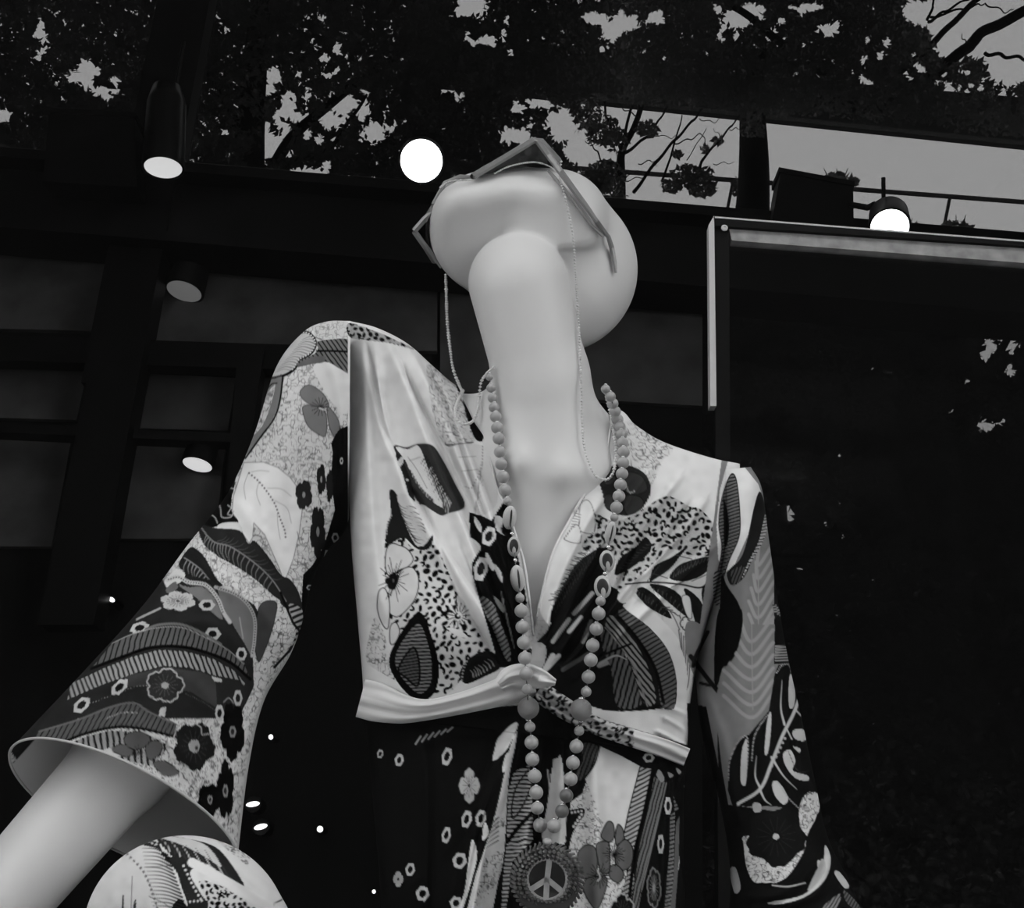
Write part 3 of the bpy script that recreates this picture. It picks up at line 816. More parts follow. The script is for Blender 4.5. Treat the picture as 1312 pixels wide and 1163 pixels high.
t1 = [(190, 455), (300, 405), (440, 368), (580, 366), (700, 415), (830, 485), (930, 570)]; b1 = [(75, 595), (250, 530), (400, 480), (560, 472), (700, 500), (850, 560), (965, 655)]
band('C', t1, b1, hatch(15, 6.5, .28, .13, .012))
line('C', [(380, 375), (460, 350), (580, 350), (700, 400), (800, 460)], 3.2, .17); line('C', t1, 1.2, .3)
line('C', b1, 4.0, BK)
t2 = [(-40, 680), (150, 592), (300, 532), (450, 492), (600, 500), (750, 540), (880, 612), (935, 680)]; b2 = [(-60, 770), (150, 680), (330, 618), (480, 580), (620, 590), (760, 632), (900, 660), (930, 690)]
band('C', t2, b2, hatch(-20, 6.2, .42, .33, .02))
band('C', [(260, 640), (480, 590), (700, 615), (770, 650)], [(260, 700), (480, 690), (640, 730), (780, 820)], .06)
hexring('C', 232, 700, 62, 34, .55, rot=-.75); hexring('C', 20, 800, 60, 36, .5, rot=-.75)
flower('C', 487, 690, 110, 98, 5, 1.2, .045, .5, .45, ew=1.7, cr=.2, rays=.14, notch=.22)
fill('C', [(745, 638), (805, 655), (805, 672), (765, 668)], .5, smooth=False)
fill('C', [(462, 815), (495, 812), (485, 865), (452, 862)], .5, smooth=False)
dots('C', [(60, 795), (300, 705), (400, 690)], 4, .5, .3); dots('C', [(600, 735), (700, 785), (790, 850)], 3, .5, .15)
t3 = [(200, 385), (400, 325), (560, 262), (680, 240), (760, 285), (900, 350)]; b3 = [(125, 490), (250, 470), (420, 402), (580, 365), (720, 372), (900, 415)]
band('D', t3, b3, hatch(28, 6, .25, .1, .012)); line('D', t3, 2.4, .14); dots('D', [(540, 320), (620, 290), (700, 290)], 2.2, .5, .5)
line('D', b3, 3.6, BK)
t4 = [(60, 560), (250, 492), (430, 412), (560, 380), (740, 392), (890, 475)]; b4 = [(20, 600), (200, 565), (330, 545), (460, 520), (600, 520), (760, 560)]
band('D', t4, b4, hatch(-8, 8.0, .42, .34, .02))
fill('D', [(860, 470), (900, 500), (1060, 600), (1130, 480), (1200, 440), (1250, 560), (1200, 900), (1180, 1000), (960, 1000), (1000, 850), (960, 700), (870, 630), (790, 560)], squig(.6, .12))
fill('D', [(470, 505), (560, 470), (640, 495), (560, 520)], .55)
for pts in ([(570, 480), (610, 450), (660, 460), (680, 495), (640, 515)], [(630, 430), (650, 395), (720, 385), (765, 420), (750, 455), (700, 480), (650, 460)], [(740, 470), (780, 430), (825, 450), (815, 500), (760, 530)], [(780, 545), (840, 535), (910, 590), (860, 615), (810, 590)]):
    fill('D', pts, .12, outline=.02, ow=1.0)
for a in range(0, 360, 30):
    line('D', [(705, 492), (705 + 34 * math.cos(math.radians(a)), 492 + 34 * math.sin(math.radians(a)))], 1, BK, taper=True)
flower('D', 1185, 385, 66, 160, 5, .4, BK, None, None); flower('D', 1150, 680, 46, 160, 5, .8, BK, None, None); flower('D', 1065, 735, 66, 92, 5, .2, BK, None, None)
for (x, y, rx, ry) in ((1185, 387, 19, 32), (1148, 688, 15, 36), (1070, 733, 14, 24)):
    hexring('D', x, y, rx, ry, .28, .04)
flower('D', 990, 460, 112, 130, 5, .2, .02, None, .33, cr=.26, rays=.06)
line('D', [(880, 440), (905, 360), (960, 335), (1020, 360), (1030, 400), (1070, 400), (1090, 450)], 1.4, .4)
hexring('D', 1002, 470, 9, 14, .1, .02)
hexring('D', 1212, 215, 24, 44, .45); hexring('D', 1118, 292, 24, 46, .5)
line('D', [(1140, 235), (1165, 215), (1190, 240)], 1.2, .3)
fill('D', [(960, 900), (1010, 870), (1090, 880), (1060, 960)], .02)
# ---- knee
fill('E', [(250, 760), (430, 360), (900, 360), (1400, 760), (1400, 1000), (200, 1000)], .66, smooth=False)
fill('E', [(560, 405), (620, 398), (700, 412), (740, 470), (880, 500), (840, 545), (890, 640), (930, 690), (880, 720), (760, 720), (790, 660), (830, 690), (800, 600), (780, 540), (720, 470), (700, 440)], .03)
for k in range(17):
    y = 440 + k * 17
    line('E', [(740 + k * 6, y + 26), (690 + k * 4, y), (630 + k * 3, y - 4)], 2.6, BK, taper=True)
fill('E', [(690, 383), (800, 388), (930, 420), (1000, 475), (1082, 605), (1000, 560), (900, 500), (790, 490), (740, 450)], .03)
fill('E', [(700, 385), (820, 392), (920, 430), (980, 520), (900, 470), (800, 420)], .55)
for k in range(12):
    line('E', [(750 + k * 24, 450 + k * 11), (740 + k * 22, 425 + k * 8), (715 + k * 21, 395 + k * 5)], 2.1, .05 if k % 2 else .5, taper=True)
dots('E', [(555, 455), (640, 550), (695, 700), (700, 760)], 6.2, 1.7, .18); dots('E', [(808, 505), (850, 595), (890, 665)], 6, 1.6, .65); dots('E', [(815, 675), (900, 668)], 5, 1.5, .6); dots('E', [(565, 402), (620, 396), (690, 420)], 5, 1.5, .6)
leopard('E', [(880, 585), (960, 595), (1040, 640), (1130, 700), (1160, 800), (800, 800), (920, 700)], .6, BK, 8.5, 3.0, 2.8, 3)
line('E', [(850, 500), (960, 560), (1100, 640), (1260, 730)], 12, .7)
line('E', [(1210, 685), (1250, 662)], 1.5, .05); line('E', [(585, 560), (580, 701)], 1, .15); line('E', [(640, 520), (740, 515)], 1, .15); line('E', [(660, 650), (740, 690), (780, 760)], 1, .15)
barbs('E', [(545, 640), (545, 720)], 5, 70, 0, 2, .02, 8, .1); barbs('E', [(600, 660), (600, 730)], 5, 60, 10, 2, .02, 9, .1)
# ---- bodice, wearer's right
fill('P', [(446, 400), (700, 400), (700, 900), (446, 940)], .68, smooth=False)
leopard('F', [(25, 65), (120, 85), (270, 145), (400, 210), (270, 178), (130, 160), (35, 140)], .35, BK, 8, 2.8, 2.4, 1)
fill('F', [(478, 300), (560, 335), (640, 410), (720, 490), (770, 640), (745, 745), (590, 765), (520, 600), (490, 430)], squig(.58, .2))
fill('F', [(690, 490), (745, 590), (805, 725), (755, 725), (700, 580)], BK)
for pts in ([(590, 760), (680, 755), (740, 745)],):
    line('F', pts, 2.2, .1)
fill('F', [(610, 785), (760, 755), (830, 800), (865, 900), (885, 1080), (800, 1163), (745, 1130), (680, 980)], .58)
dots('F', [(800, 760), (790, 880), (740, 1000), (700, 1000)], 4, 1.0, .25)
barbs('F', [(800, 850), (780, 980), (760, 1120)], 9, 130, -12, 1.0, .25, 6); line('F', [(660, 830), (760, 825)], .9, .3); line('F', [(680, 910), (770, 900)], .9, .3)
fill('F', [(290, 768), (360, 775), (430, 755), (510, 765), (570, 850), (640, 985), (695, 1110), (600, 1150), (540, 1163), (430, 1090), (385, 980), (340, 880)], .045, outline=BK)
fill('F', [(300, 772), (370, 785), (430, 765), (480, 880), (530, 1010), (572, 1115), (490, 1070), (410, 970), (355, 850)], .68)
barbs('F', [(380, 900), (440, 1000), (520, 1080)], 12, 90, 42, 2.3, .045, 2, -.1); barbs('F', [(500, 880), (560, 1000), (620, 1100)], 15, 70, 50, 2.0, .5, 3, .1); barbs('F', [(470, 820), (530, 930), (600, 1060)], 12, 60, 60, 2.2, .02, 4, .1)
line('F', [(380, 850), (440, 830)], .9, .25); line('F', [(370, 830), (420, 900), (480, 1010)], .9, .25)
fill('F', [(298, 815), (330, 830), (385, 960), (410, 1080), (380, 1060), (340, 930)], .02); hexring('F', 330, 855, 16, 30, .6, .5, .4)
for (x, y) in ((365, 960), (425, 1090)): line('F', [(x, y), (x + 1, y)], 3, .6)
# lower front of it
G_leo = [(215, 150), (300, 275), (350, 310), (430, 285), (480, 380), (560, 520), (700, 770), (600, 850), (500, 965), (430, 990), (300, 900), (230, 700), (190, 400)]
leopard('G', G_leo, .6, BK, 10.5, 3.2, 3.0, 5)
fill('G', [(215, 30), (250, 50), (300, 170), (360, 290), (420, 230), (400, 300), (340, 300), (280, 250), (210, 280), (195, 230), (220, 140)], .02)
fill('G', [(250, 55), (310, 60), (360, 140), (388, 235), (345, 290), (290, 190)], .62)
barbs('G', [(245, 70), (285, 180), (335, 270)], 12, 60, -35, 1.6, .02, 7); barbs('G', [(330, 100), (370, 180), (385, 235)], 6, 40, 130, 1.3, .1, 8)
dots('G', [(360, 285), (400, 245)], 4.5, 1.5, .6); dots('G', [(225, 140), (205, 190), (200, 240)], 3.5, 1, .5)
fill('G', [(360, 95), (440, 140), (500, 170), (560, 330), (660, 560), (720, 810), (600, 640), (480, 390), (400, 200)], .68)
for pts in ([(200, 310), (220, 278), (260, 285), (300, 305), (325, 350), (300, 385), (260, 400), (215, 430), (195, 380)],
            [(270, 402), (320, 388), (350, 440), (340, 520), (300, 580), (250, 618), (210, 590), (215, 520), (250, 460)],
            [(165, 500), (195, 488), (215, 560), (208, 670), (180, 650), (158, 580)], [(218, 665), (245, 645), (262, 690), (240, 740), (218, 740)]):
    fill('G', pts, .6, outline=BK, ow=1.3)
for k, a in enumerate(range(0, 360, 15)):
    l = 44 + 26 * ((k * 7) % 3)
    line('G', [(235, 445), (235 + l * .75 * math.cos(math.radians(a)), 445 + l * 1.1 * math.sin(math.radians(a)))], 1.6, BK, taper=True)
flower('G', 232, 450, 24, 42, 5, 0, BK, None, .1)
fill('G', [(150, 620), (200, 730), (220, 850), (255, 915), (180, 880), (108, 825), (118, 720)], squig(.6, .12))
fill('G', [(350, 595), (415, 720), (445, 850), (430, 960), (370, 1010), (290, 970), (215, 850), (240, 740)], BK)
fill('G', [(350, 650), (395, 750), (412, 850), (400, 940), (350, 975), (280, 910), (240, 830), (270, 740)], hatch(88, 4.6, .45, .2, .02))
fill('G', [(325, 760), (355, 850), (345, 940), (290, 900), (255, 860)], hatch(80, 4.0, .5, .1, .02), outline=BK, ow=2.5)
fill('G', [(530, 520), (570, 560), (560, 640), (540, 600)], .55)
for a in range(20, 380, 24):
    line('G', [(535 + 22 * math.cos(math.radians(a)), 615 + 24 * math.sin(math.radians(a))), (535 + 52 * math.cos(math.radians(a)), 615 + 62 * math.sin(math.radians(a)))], 1.4, .03)
fill('G', [(480, 670), (540, 680), (580, 715), (530, 705)], .65)
fill('G', [(540, 880), (600, 800), (690, 780), (735, 850), (650, 900), (570, 930)], .015)
dots('G', [(590, 790), (560, 860), (550, 920)], 4.2, 1.1, .4); barbs('G', [(600, 900), (650, 880), (710, 840)], 8, 45, -95, 1.6, .3, 2)
fill('G', [(585, 130), (650, 150), (690, 170), (760, 60), (790, 240), (840, 460), (880, 700), (860, 850), (720, 855), (700, 760), (640, 560), (600, 420), (590, 250)], BK, smooth=False)
fill('G', [(590, 250), (640, 290), (620, 330), (585, 380), (570, 300)], .66)
hexring('G', 678, 243, 34, 50, .6, rot=.3); hexring('G', 640, 395, 34, 62, .6, rot=.2); fill('G', [(610, 150), (640, 190), (640, 225), (615, 190)], .6); fill('G', [(705, 150), (740, 160), (735, 220), (755, 240), (715, 215)], .6)
fill('G', [(670, 320), (705, 390), (690, 400), (665, 350)], .6); fill('G', [(700, 370), (735, 410), (740, 460), (715, 420)], .5)
fill('G', [(640, 520), (700, 560), (730, 640), (780, 780), (760, 820), (690, 660), (650, 580)], hatch(50, 5.5, .4, .2, .012))
for k in range(7): line('G', [(735 + k * 8, 500 + k * 34), (742 + k * 9, 560 + k * 34)], 2.3, .5 if k % 2 else .2, taper=True)
fill('G', [(700, 520), (740, 560), (745, 600), (715, 560)], .5)
# ---- bodice, wearer's left
fill('P', [(690, 560), (800, 490), (1000, 560), (960, 900), (880, 1000), (690, 880)], .68, smooth=False)
fill('P', [(795, 540), (840, 552), (862, 575), (848, 592), (830, 630), (812, 610), (803, 570)], squig(.62, .16))
line('H', [(270, 130), (235, 200), (210, 240)], 1.2, .2)
for pts in ([(250, 175), (290, 162), (318, 235), (312, 320), (248, 312), (240, 280)], [(180, 330), (220, 280), (245, 300), (245, 370), (170, 355)]):
    fill('H', pts, .68, outline=.1, ow=1.0)
for k in range(6): line('H', [(250 - k * 6, 230 + k * 12), (215 - k * 3, 220 + k * 14)], .9, .15)
fill('H', [(345, 60), (400, -10), (470, -20), (560, 20), (598, 100), (560, 190), (480, 235), (380, 205), (358, 130)], .03)
for pts in ([(440, 20), (540, 30), (580, 100), (520, 130), (450, 100)], [(460, 140), (540, 140), (560, 190), (480, 230)], [(365, 140), (400, 130), (410, 200), (375, 195)], [(360, 20), (400, 0), (420, 60), (370, 80)]):
    fill('H', pts, .05, outline=.01)
dots('H', [(475, 85), (490, 120), (520, 110)], 3, 1.1, .45)
H_leo = [(320, 225), (400, 260), (470, 250), (560, 200), (640, 150), (700, 140), (790, 190), (840, 200), (905, 270), (925, 340), (915, 450), (800, 440), (700, 400), (600, 480), (500, 570), (430, 600), (420, 450), (330, 420), (255, 400), (280, 340), (330, 310)]
leopard('H', H_leo, squig(.5, .42), BK, 9.6, 3.0, 2.9, 7)
line('H', [(905, 270), (930, 350), (915, 460), (880, 560)], 2.2, .6); line('H', [(912, 270), (938, 350), (922, 460), (885, 560)], 1.1, BK)
fill('H', [(105, 770), (100, 720), (130, 640), (180, 545), (240, 460), (345, 395), (400, 420), (345, 560), (290, 660), (190, 750)], .012)
barbs('H', [(120, 720), (220, 570), (330, 430)], 20, 60, -60, 1.2, .05, 3)
for k in range(36):
    t = k / 36; line('H', [(100 + 160 * t + RNG.uniform(-14, 14), 660 - 260 * t + RNG.uniform(-18, 10)), (130 + 160 * t, 650 - 250 * t)], 1.1, .05)
fill('H', [(420, 530), (440, 450), (520, 390), (570, 340), (600, 400), (520, 480)], .015); barbs('H', [(440, 500), (580, 370)], 10, 30, 40, 1, .06, 2)
fill('H', [(480, 580), (560, 540), (640, 480), (720, 430), (860, 440), (905, 480), (890, 640), (860, 780), (800, 900), (780, 1000), (740, 860), (640, 740), (540, 670)], .58)
for pts in ([(690, 545), (730, 485), (800, 455), (885, 438), (908, 460), (860, 525), (770, 560)], [(590, 560), (615, 485), (700, 440), (780, 385), (740, 440), (690, 500), (625, 545)],
            [(520, 610), (560, 590), (640, 650), (700, 745), (600, 700), (545, 650)], [(590, 578), (680, 588), (750, 640), (785, 740), (690, 670)], [(760, 595), (830, 640), (860, 710), (830, 810), (800, 700)]):
    fill('H', pts, .015)
barbs('H', [(700, 545), (780, 500), (890, 450)], 12, 45, -50, 1.0, .1, 3); barbs('H', [(600, 590), (690, 630), (770, 710)], 8, 40, 60, 1.0, .1, 3); barbs('H', [(530, 610), (600, 650), (680, 730)], 8, 40, 60, 1.0, .1, 3)
line('H', [(470, 575), (600, 565), (740, 575), (850, 590), (900, 520)], 2.2, BK)
for pts in ([(640, 480), (580, 560)], [(700, 590), (760, 560)], [(800, 560), (890, 520)], [(640, 660), (700, 720), (740, 800)], [(760, 630), (800, 740)], [(720, 430), (800, 450)], [(600, 520), (680, 545)]):
    line('H', pts, 1.2, .06)
for k in range(6):
    line('H', [(735 + k * 12, 800 + k * 16), (745 + k * 8, 880 + k * 34), (755 + k * 3, 960 + k * 30)], 1.3, .05)
    line('H', [(650 + k * 22, 690 + k * 10), (690 + k * 14, 690 + k * 14)], 1.5, .06)
flower('H', 768, 770, 26, 34, 4, 0, .62, .02, None, ew=1.6); fill('H', [(750, 640), (790, 640), (800, 740), (775, 730)], .62, outline=BK)
fill('H', [(850, 600), (900, 560), (915, 640), (880, 700), (860, 690)], .015)
# central gathers
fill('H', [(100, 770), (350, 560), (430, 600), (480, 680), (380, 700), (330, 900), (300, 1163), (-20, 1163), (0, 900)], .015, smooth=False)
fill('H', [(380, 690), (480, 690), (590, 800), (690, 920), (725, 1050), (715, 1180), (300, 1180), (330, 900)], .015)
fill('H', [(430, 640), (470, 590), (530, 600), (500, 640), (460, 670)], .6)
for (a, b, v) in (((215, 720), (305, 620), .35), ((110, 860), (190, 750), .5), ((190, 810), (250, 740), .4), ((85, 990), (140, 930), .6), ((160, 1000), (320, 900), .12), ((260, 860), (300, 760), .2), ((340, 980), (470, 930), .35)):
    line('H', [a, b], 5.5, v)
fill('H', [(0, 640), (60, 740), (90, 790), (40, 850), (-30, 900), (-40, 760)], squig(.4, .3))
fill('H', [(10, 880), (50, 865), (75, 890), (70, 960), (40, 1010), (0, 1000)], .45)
line('H', [(70, 1000), (110, 930)], 7, .62)
# big ribbed leaf on the bust
fill('H', [(440, 700), (480, 700), (590, 790), (680, 900), (722, 1030), (722, 1180), (650, 1180), (620, 1000), (540, 860), (450, 760)], hatch(60, 5.4, .35, .12, .012))
line('H', [(440, 700), (480, 700), (590, 790), (680, 900), (722, 1030), (722, 1180)], 1.6, BK)
line('H', [(440, 740), (540, 860), (620, 1000), (660, 1163)], 4, BK)
fill('H', [(390, 730), (440, 760), (540, 900), (600, 1040), (620, 1160), (560, 1160), (500, 980), (420, 830), (370, 790)], hatch(-40, 5.8, .45, .26, .015))
fill('H', [(350, 800), (420, 850), (490, 970), (540, 1120), (540, 1180), (430, 1180), (400, 1000), (360, 900)], hatch(15, 6.5, .4, .13, .012))
line('H', [(370, 790), (420, 850), (510, 980), (580, 1180)], 1.8, .22)
line('H', [(340, 970), (420, 930), (480, 950)], 3.6, .4, taper=True); line('H', [(350, 930), (500, 870)], 3, BK)
fill('H', [(460, 685), (540, 668), (640, 740), (720, 840), (770, 970), (775, 1100), (745, 1260), (690, 1240), (722, 1163), (722, 1030), (680, 900), (590, 790)], .66)
# ---- skirt
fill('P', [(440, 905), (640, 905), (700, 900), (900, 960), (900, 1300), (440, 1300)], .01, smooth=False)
for (x, y, rx, ry, v) in ((498, 305, 30, 56, .14), (228, 325, 26, 38, .05), (610, 660, 30, 54, .17), (690, 655, 30, 54, .25), (495, 750, 26, 50, .09), (570, 895, 42, 50, .1), (360, 1082, 40, 46, .09), (290, 945, 28, 40, .06), (550, 1135, 38, 40, .09), (120, 290, 18, 28, .03), (440, 1010, 0.1, 0.1, .01)):
    hexring('I', x, y, rx, ry, .5, .01, .2)
flower('I', 625, 470, 62, 104, 4, math.pi / 2, .4, .02, .05, rays=.015, cr=.12, notch=.35)
flower('I', 222, 1000, 30, 46, 4, 0, .4, None, .01)
for k in range(6): line('I', [(320 + k * 36, 235 - k * 14), (350 + k * 36, 190 - k * 10)], 1.8, .4)
fill('I', [(640, 775), (670, 860), (640, 1000), (590, 1163), (540, 1300), (500, 1300), (590, 1100), (620, 900)], .6)
fill('I', [(720, 680), (735, 740), (700, 780), (705, 700)], .6)
fill('I', [(790, 200), (870, 120), (900, 130), (840, 260), (760, 330), (770, 260)], .6); fill('I', [(830, 300), (850, 290), (840, 370), (810, 390)], .6)
fill('I', [(895, 160), (860, 240), (825, 400), (790, 560), (755, 700), (705, 850), (650, 1020), (600, 1300), (720, 1300), (790, 1000), (822, 850), (835, 620), (850, 420), (885, 250)], .6)
fill('I', [(770, 640), (820, 630), (825, 700), (770, 710)], squig(.6, .12)); fill('I', [(720, 880), (815, 850), (790, 1000), (700, 1120), (650, 1150), (690, 1000)], squig(.6, .12))
for k in range(6): line('I', [(790, 650 + k * 26), (760 - k * 4, 680 + k * 26), (730 - k * 4, 720 + k * 22)], 1.6, .03, taper=True)
fill('I', [(880, 390), (965, 355), (985, 600), (985, 780), (870, 900), (835, 1163), (830, 1300), (800, 1300), (815, 1000), (838, 780), (845, 500)], hatch(88, 5.2, .45, .45, .012, 1.0), smooth=False)
line('I', [(960, 380), (890, 480), (865, 600), (875, 655), (930, 580), (975, 480)], 2.0, BK); line('I', [(985, 620), (900, 710), (840, 790)], 5, BK)
fill('I', [(1100, 480), (1130, 310), (1150, 330), (1165, 480), (1170, 780), (1110, 790), (1040, 775), (1060, 620)], .55)
for k in range(5): line('I', [(1060 + k * 9, 370 + k * 12), (1075 + k * 9, 500 + k * 8), (1085 + k * 8, 620)], 2.0, .02 if k % 2 == 0 else .5, taper=True)
dots('I', [(1095, 500), (1110, 580)], 4.5, 1.3, .08)
fill('J', [(40, 320), (75, 310), (100, 420), (110, 700), (110, 790), (30, 800), (0, 620)], .55, smooth=False)
fill('J', [(235, 430), (200, 520), (140, 560), (130, 640), (220, 600), (215, 640), (150, 720), (125, 850), (130, 1163), (110, 1300), (420, 1300), (470, 1163), (440, 760), (330, 680)], squig(.6, .12), smooth=False)
fill('J', [(300, 245), (420, 300), (530, 360), (500, 480), (450, 690), (440, 760), (330, 690), (240, 480), (215, 420), (260, 350)], .6, smooth=False)
line('J', [(300, 250), (270, 350), (200, 450), (130, 560)], 3, BK)
fill('J', [(190, 230), (295, 250), (265, 350), (190, 440), (170, 400), (210, 320)], hatch(20, 5, .4, .08, .012))
fill('J', [(125, 610), (205, 595), (222, 610), (190, 660), (150, 740), (125, 820)], .012, smooth=False)
dots('J', [(135, 625), (205, 612)], 4.2, 1.4, .55); dots('J', [(205, 625), (150, 710)], 4.6, 1.7, .6); dots('J', [(75, 800), (105, 780)], 5, 1.9, .6)
fill('J', [(530, 365), (605, 375), (560, 600), (500, 800), (480, 900), (400, 1163), (360, 1300), (450, 1300), (500, 1000), (470, 800), (440, 760), (480, 560)], hatch(62, 5.0, .4, .36, .012), smooth=False)
line('J', [(605, 375), (560, 600), (500, 860), (470, 1120), (450, 1300)], 4.5, BK); line('J', [(530, 365), (470, 600), (440, 740)], 1.6, BK)
fill('J', [(612, 420), (680, 455), (640, 640), (590, 850), (540, 1060), (500, 1300), (460, 1300), (500, 1050), (530, 800), (580, 600)], hatch(15, 4.6, .35, .17, .012), smooth=False)
line('J', [(680, 455), (640, 640), (590, 850), (540, 1060)], 1.4, .22)
for pts in ([(600, 200), (640, 230), (660, 270), (620, 300)],): fill('J', pts, .4)
hexring('J', 690, 585, 22, 56, .5); hexring('J', 648, 800, 20, 60, .5); hexring('J', 742, 900, 14, 56, .5); hexring('J', 580, 312, 34, 28, .5)
fill('J', [(720, 530), (750, 600), (700, 640), (700, 800), (670, 1163), (650, 1300), (690, 1300), (720, 1000), (730, 640)], hatch(75, 5, .4, .22, .012), smooth=False)
fill('J', [(735, 680), (755, 640), (750, 900), (720, 1300), (690, 1300), (720, 1000)], .14, smooth=False)
flower('J', 610, 1050, 40, 118, 6, .3, .02, .22, .25, ew=1.4, rays=.2, notch=.2)
for pts in ([(640, 380), (670, 430), (650, 450), (625, 410)], [(690, 395), (720, 410), (700, 425)], [(735, 370), (765, 390), (750, 405)], [(780, 470), (810, 480), (790, 490)]): fill('J', pts, .3)
for pts in ([(310, 760), (320, 720), (350, 672), (380, 690), (385, 760), (355, 790)], [(390, 760), (405, 690), (435, 720), (435, 780), (400, 810)], [(390, 900), (400, 820), (450, 775), (490, 830), (480, 920), (430, 950)], [(360, 930), (400, 920), (440, 970), (410, 1020), (360, 990)],
            [(170, 940), (180, 850), (230, 805), (280, 830), (290, 930), (270, 990), (200, 990)], [(285, 800), (350, 790), (360, 860), (355, 960), (310, 960), (290, 880)], [(210, 1060), (225, 1000), (290, 985), (345, 1000), (330, 1080), (290, 1170), (250, 1140)]):
    fill('J', pts, .13, outline=BK, ow=1.4)
for (x, y, l) in ((300, 980, 66), (385, 860, 60)):
    for k, a in enumerate(range(0, 360, 17)):
        line('J', [(x, y), (x + l * (.8 + .3 * (k % 3) / 2) * math.cos(math.radians(a)), y + l * (.8 + .3 * (k % 3) / 2) * math.sin(math.radians(a)))], 1.5, BK, taper=True)
line('J', [(290, 950), (305, 990), (290, 1010)], 2, .4)
flower('J', 430, 1180, 70, 100, 5, -.4, .015, .4, None, ew=1.6, rays=.08)
# ---- sleeve of the lowered arm
fill('P', [(925, 585), (1000, 560), (1200, 1300), (920, 1300), (886, 900), (889, 860)], .2, smooth=False)
fill('P', [(880, 900), (905, 905), (930, 1030), (1000, 1040), (1040, 900), (1200, 1000), (1200, 1300), (900, 1300)], .012, smooth=False)
fill('L', [(330, 120), (420, 170), (500, 270), (520, 330), (470, 420), (440, 560), (360, 740), (300, 780), (270, 700), (260, 500), (280, 300)], .68, smooth=False)
fill('L', [(340, 215), (375, 250), (395, 450), (388, 575), (335, 700), (300, 800), (255, 900), (262, 800), (290, 640), (272, 500), (290, 350)], hatch(72, 4.2, .35, .14, .012), outline=BK, ow=1.2)
fill('L', [(300, 350), (330, 470), (325, 600), (305, 620), (300, 480)], .012)
fill('L', [(245, 780), (300, 790), (280, 950), (245, 940)], hatch(60, 4, .5, .2, .012))
fill('L', [(570, 535), (588, 620), (592, 900), (592, 1250), (380, 1250), (395, 1000), (385, 880), (440, 760), (520, 620)], .2, smooth=False)
for k in range(9):
    y = 640 + k * 75
    line('L', [(500 - min(k, 4) * 14, y), (500, y + 95), (590, y - 40)], 4.2, .32)
line('L', [(500, 760), (500, 1250)], 1.4, .3)
fill('L', [(505, 310), (535, 380), (548, 470), (520, 580), (470, 690), (420, 800), (350, 850), (318, 790), (340, 750), (400, 690), (440, 570), (470, 420)], .02)
fill('L', [(345, 770), (410, 740), (430, 780), (360, 850)], hatch(20, 4, .4, .08, .012))
fill('L', [(540, 440), (555, 500), (520, 610), (450, 730), (400, 820), (440, 720), (500, 600), (525, 500)], hatch(80, 3.8, .45, .42, .02))
fill('L', [(290, 790), (320, 850), (385, 950), (402, 1040), (385, 1200), (330, 1300), (265, 1300), (280, 950)], .012)
fill('L', [(540, 440), (600, 530), (680, 900), (700, 1300), (590, 1300), (588, 620), (570, 530)], .015, smooth=False)
for y0 in (700, 960): fill('L', [(580, y0), (610, y0 + 10), (660, y0 + 120), (640, y0 + 80), (590, y0 + 40)], hatch(65, 3.6, .45, .3, .015))
# lower arm
fill('K', [(60, 0), (120, 0), (230, 120), (180, 250), (160, 330), (70, 150)], .2)
fill('K', [(195, -20), (290, -20), (275, 90), (215, 170), (190, 250), (175, 200)], .012)
line('K', [(80, 130), (160, 235), (250, 340)], 6, .012); line('K', [(150, 30), (100, 130), (90, 170)], 5, .012); line('K', [(120, 240), (160, 250)], 4, .012)
fill('K', [(290, 0), (425, 0), (420, 300), (370, 360), (300, 460), (230, 500), (190, 420), (170, 330), (200, 240), (280, 120)], .2, smooth=False)
for k in range(7):
    y = -20 + k * 52
    line('K', [(215 + max(0, 3 - k) * 22, y), (330, y + 90), (418, y - 10)], 4.6, .3)
line('K', [(330, 0), (335, 350)], 1.4, .28)
fill('K', [(195, -60), (290, -60), (275, 90), (215, 170), (190, 250), (175, 200)], .006)
fill('L', [(290, 790), (320, 850), (385, 950), (402, 1040), (385, 1180), (330, 1290), (265, 1300), (280, 950)], .006)
fill('K', [(190, 440), (210, 600), (240, 780), (215, 760), (195, 600)], .012)
fill('K', [(425, 60), (500, 90), (500, 150), (425, 150)], hatch(90, 3.6, .4, .3, .02), smooth=False); fill('K', [(425, -20), (480, -20), (500, 90), (425, 85)], .012, smooth=False)
fill('K', [(232, 680), (235, 560), (270, 480), (320, 450), (400, 355), (425, 200), (440, 165), (500, 160), (525, 300), (560, 450), (580, 570), (560, 650), (525, 755), (400, 745), (300, 745), (250, 740)], .012, smooth=False)
for pts in ([(235, 640), (240, 560), (275, 480), (310, 460), (315, 530), (305, 640)], [(330, 560), (345, 450), (405, 370), (400, 480), (385, 540)], [(430, 200), (460, 165), (490, 180), (495, 320)]):
    dots('K', pts, 2.6, .8, .45)
fill('K', [(290, 520), (310, 470), (312, 560), (305, 655), (285, 640)], .5); fill('K', [(395, 390), (410, 360), (408, 450), (395, 530), (383, 520)], .5)
fill('K', [(490, 200), (508, 260), (505, 330), (485, 340), (482, 260)], .45)
line('K', [(275, 735), (365, 675), (410, 575), (455, 460), (500, 370), (530, 290)], 4, .5); dots('K', [(375, 665), (415, 575), (470, 460)], 6.5, 1.6, .45)
for pts in ([(365, 670), (345, 620), (350, 540)], [(365, 680), (385, 720), (410, 740)], [(412, 545), (460, 620), (515, 675)], [(465, 410), (450, 340), (455, 230)], [(470, 420), (495, 470)], [(510, 350), (545, 385)]):
    line('K', pts, 3.0, .5, taper=True)
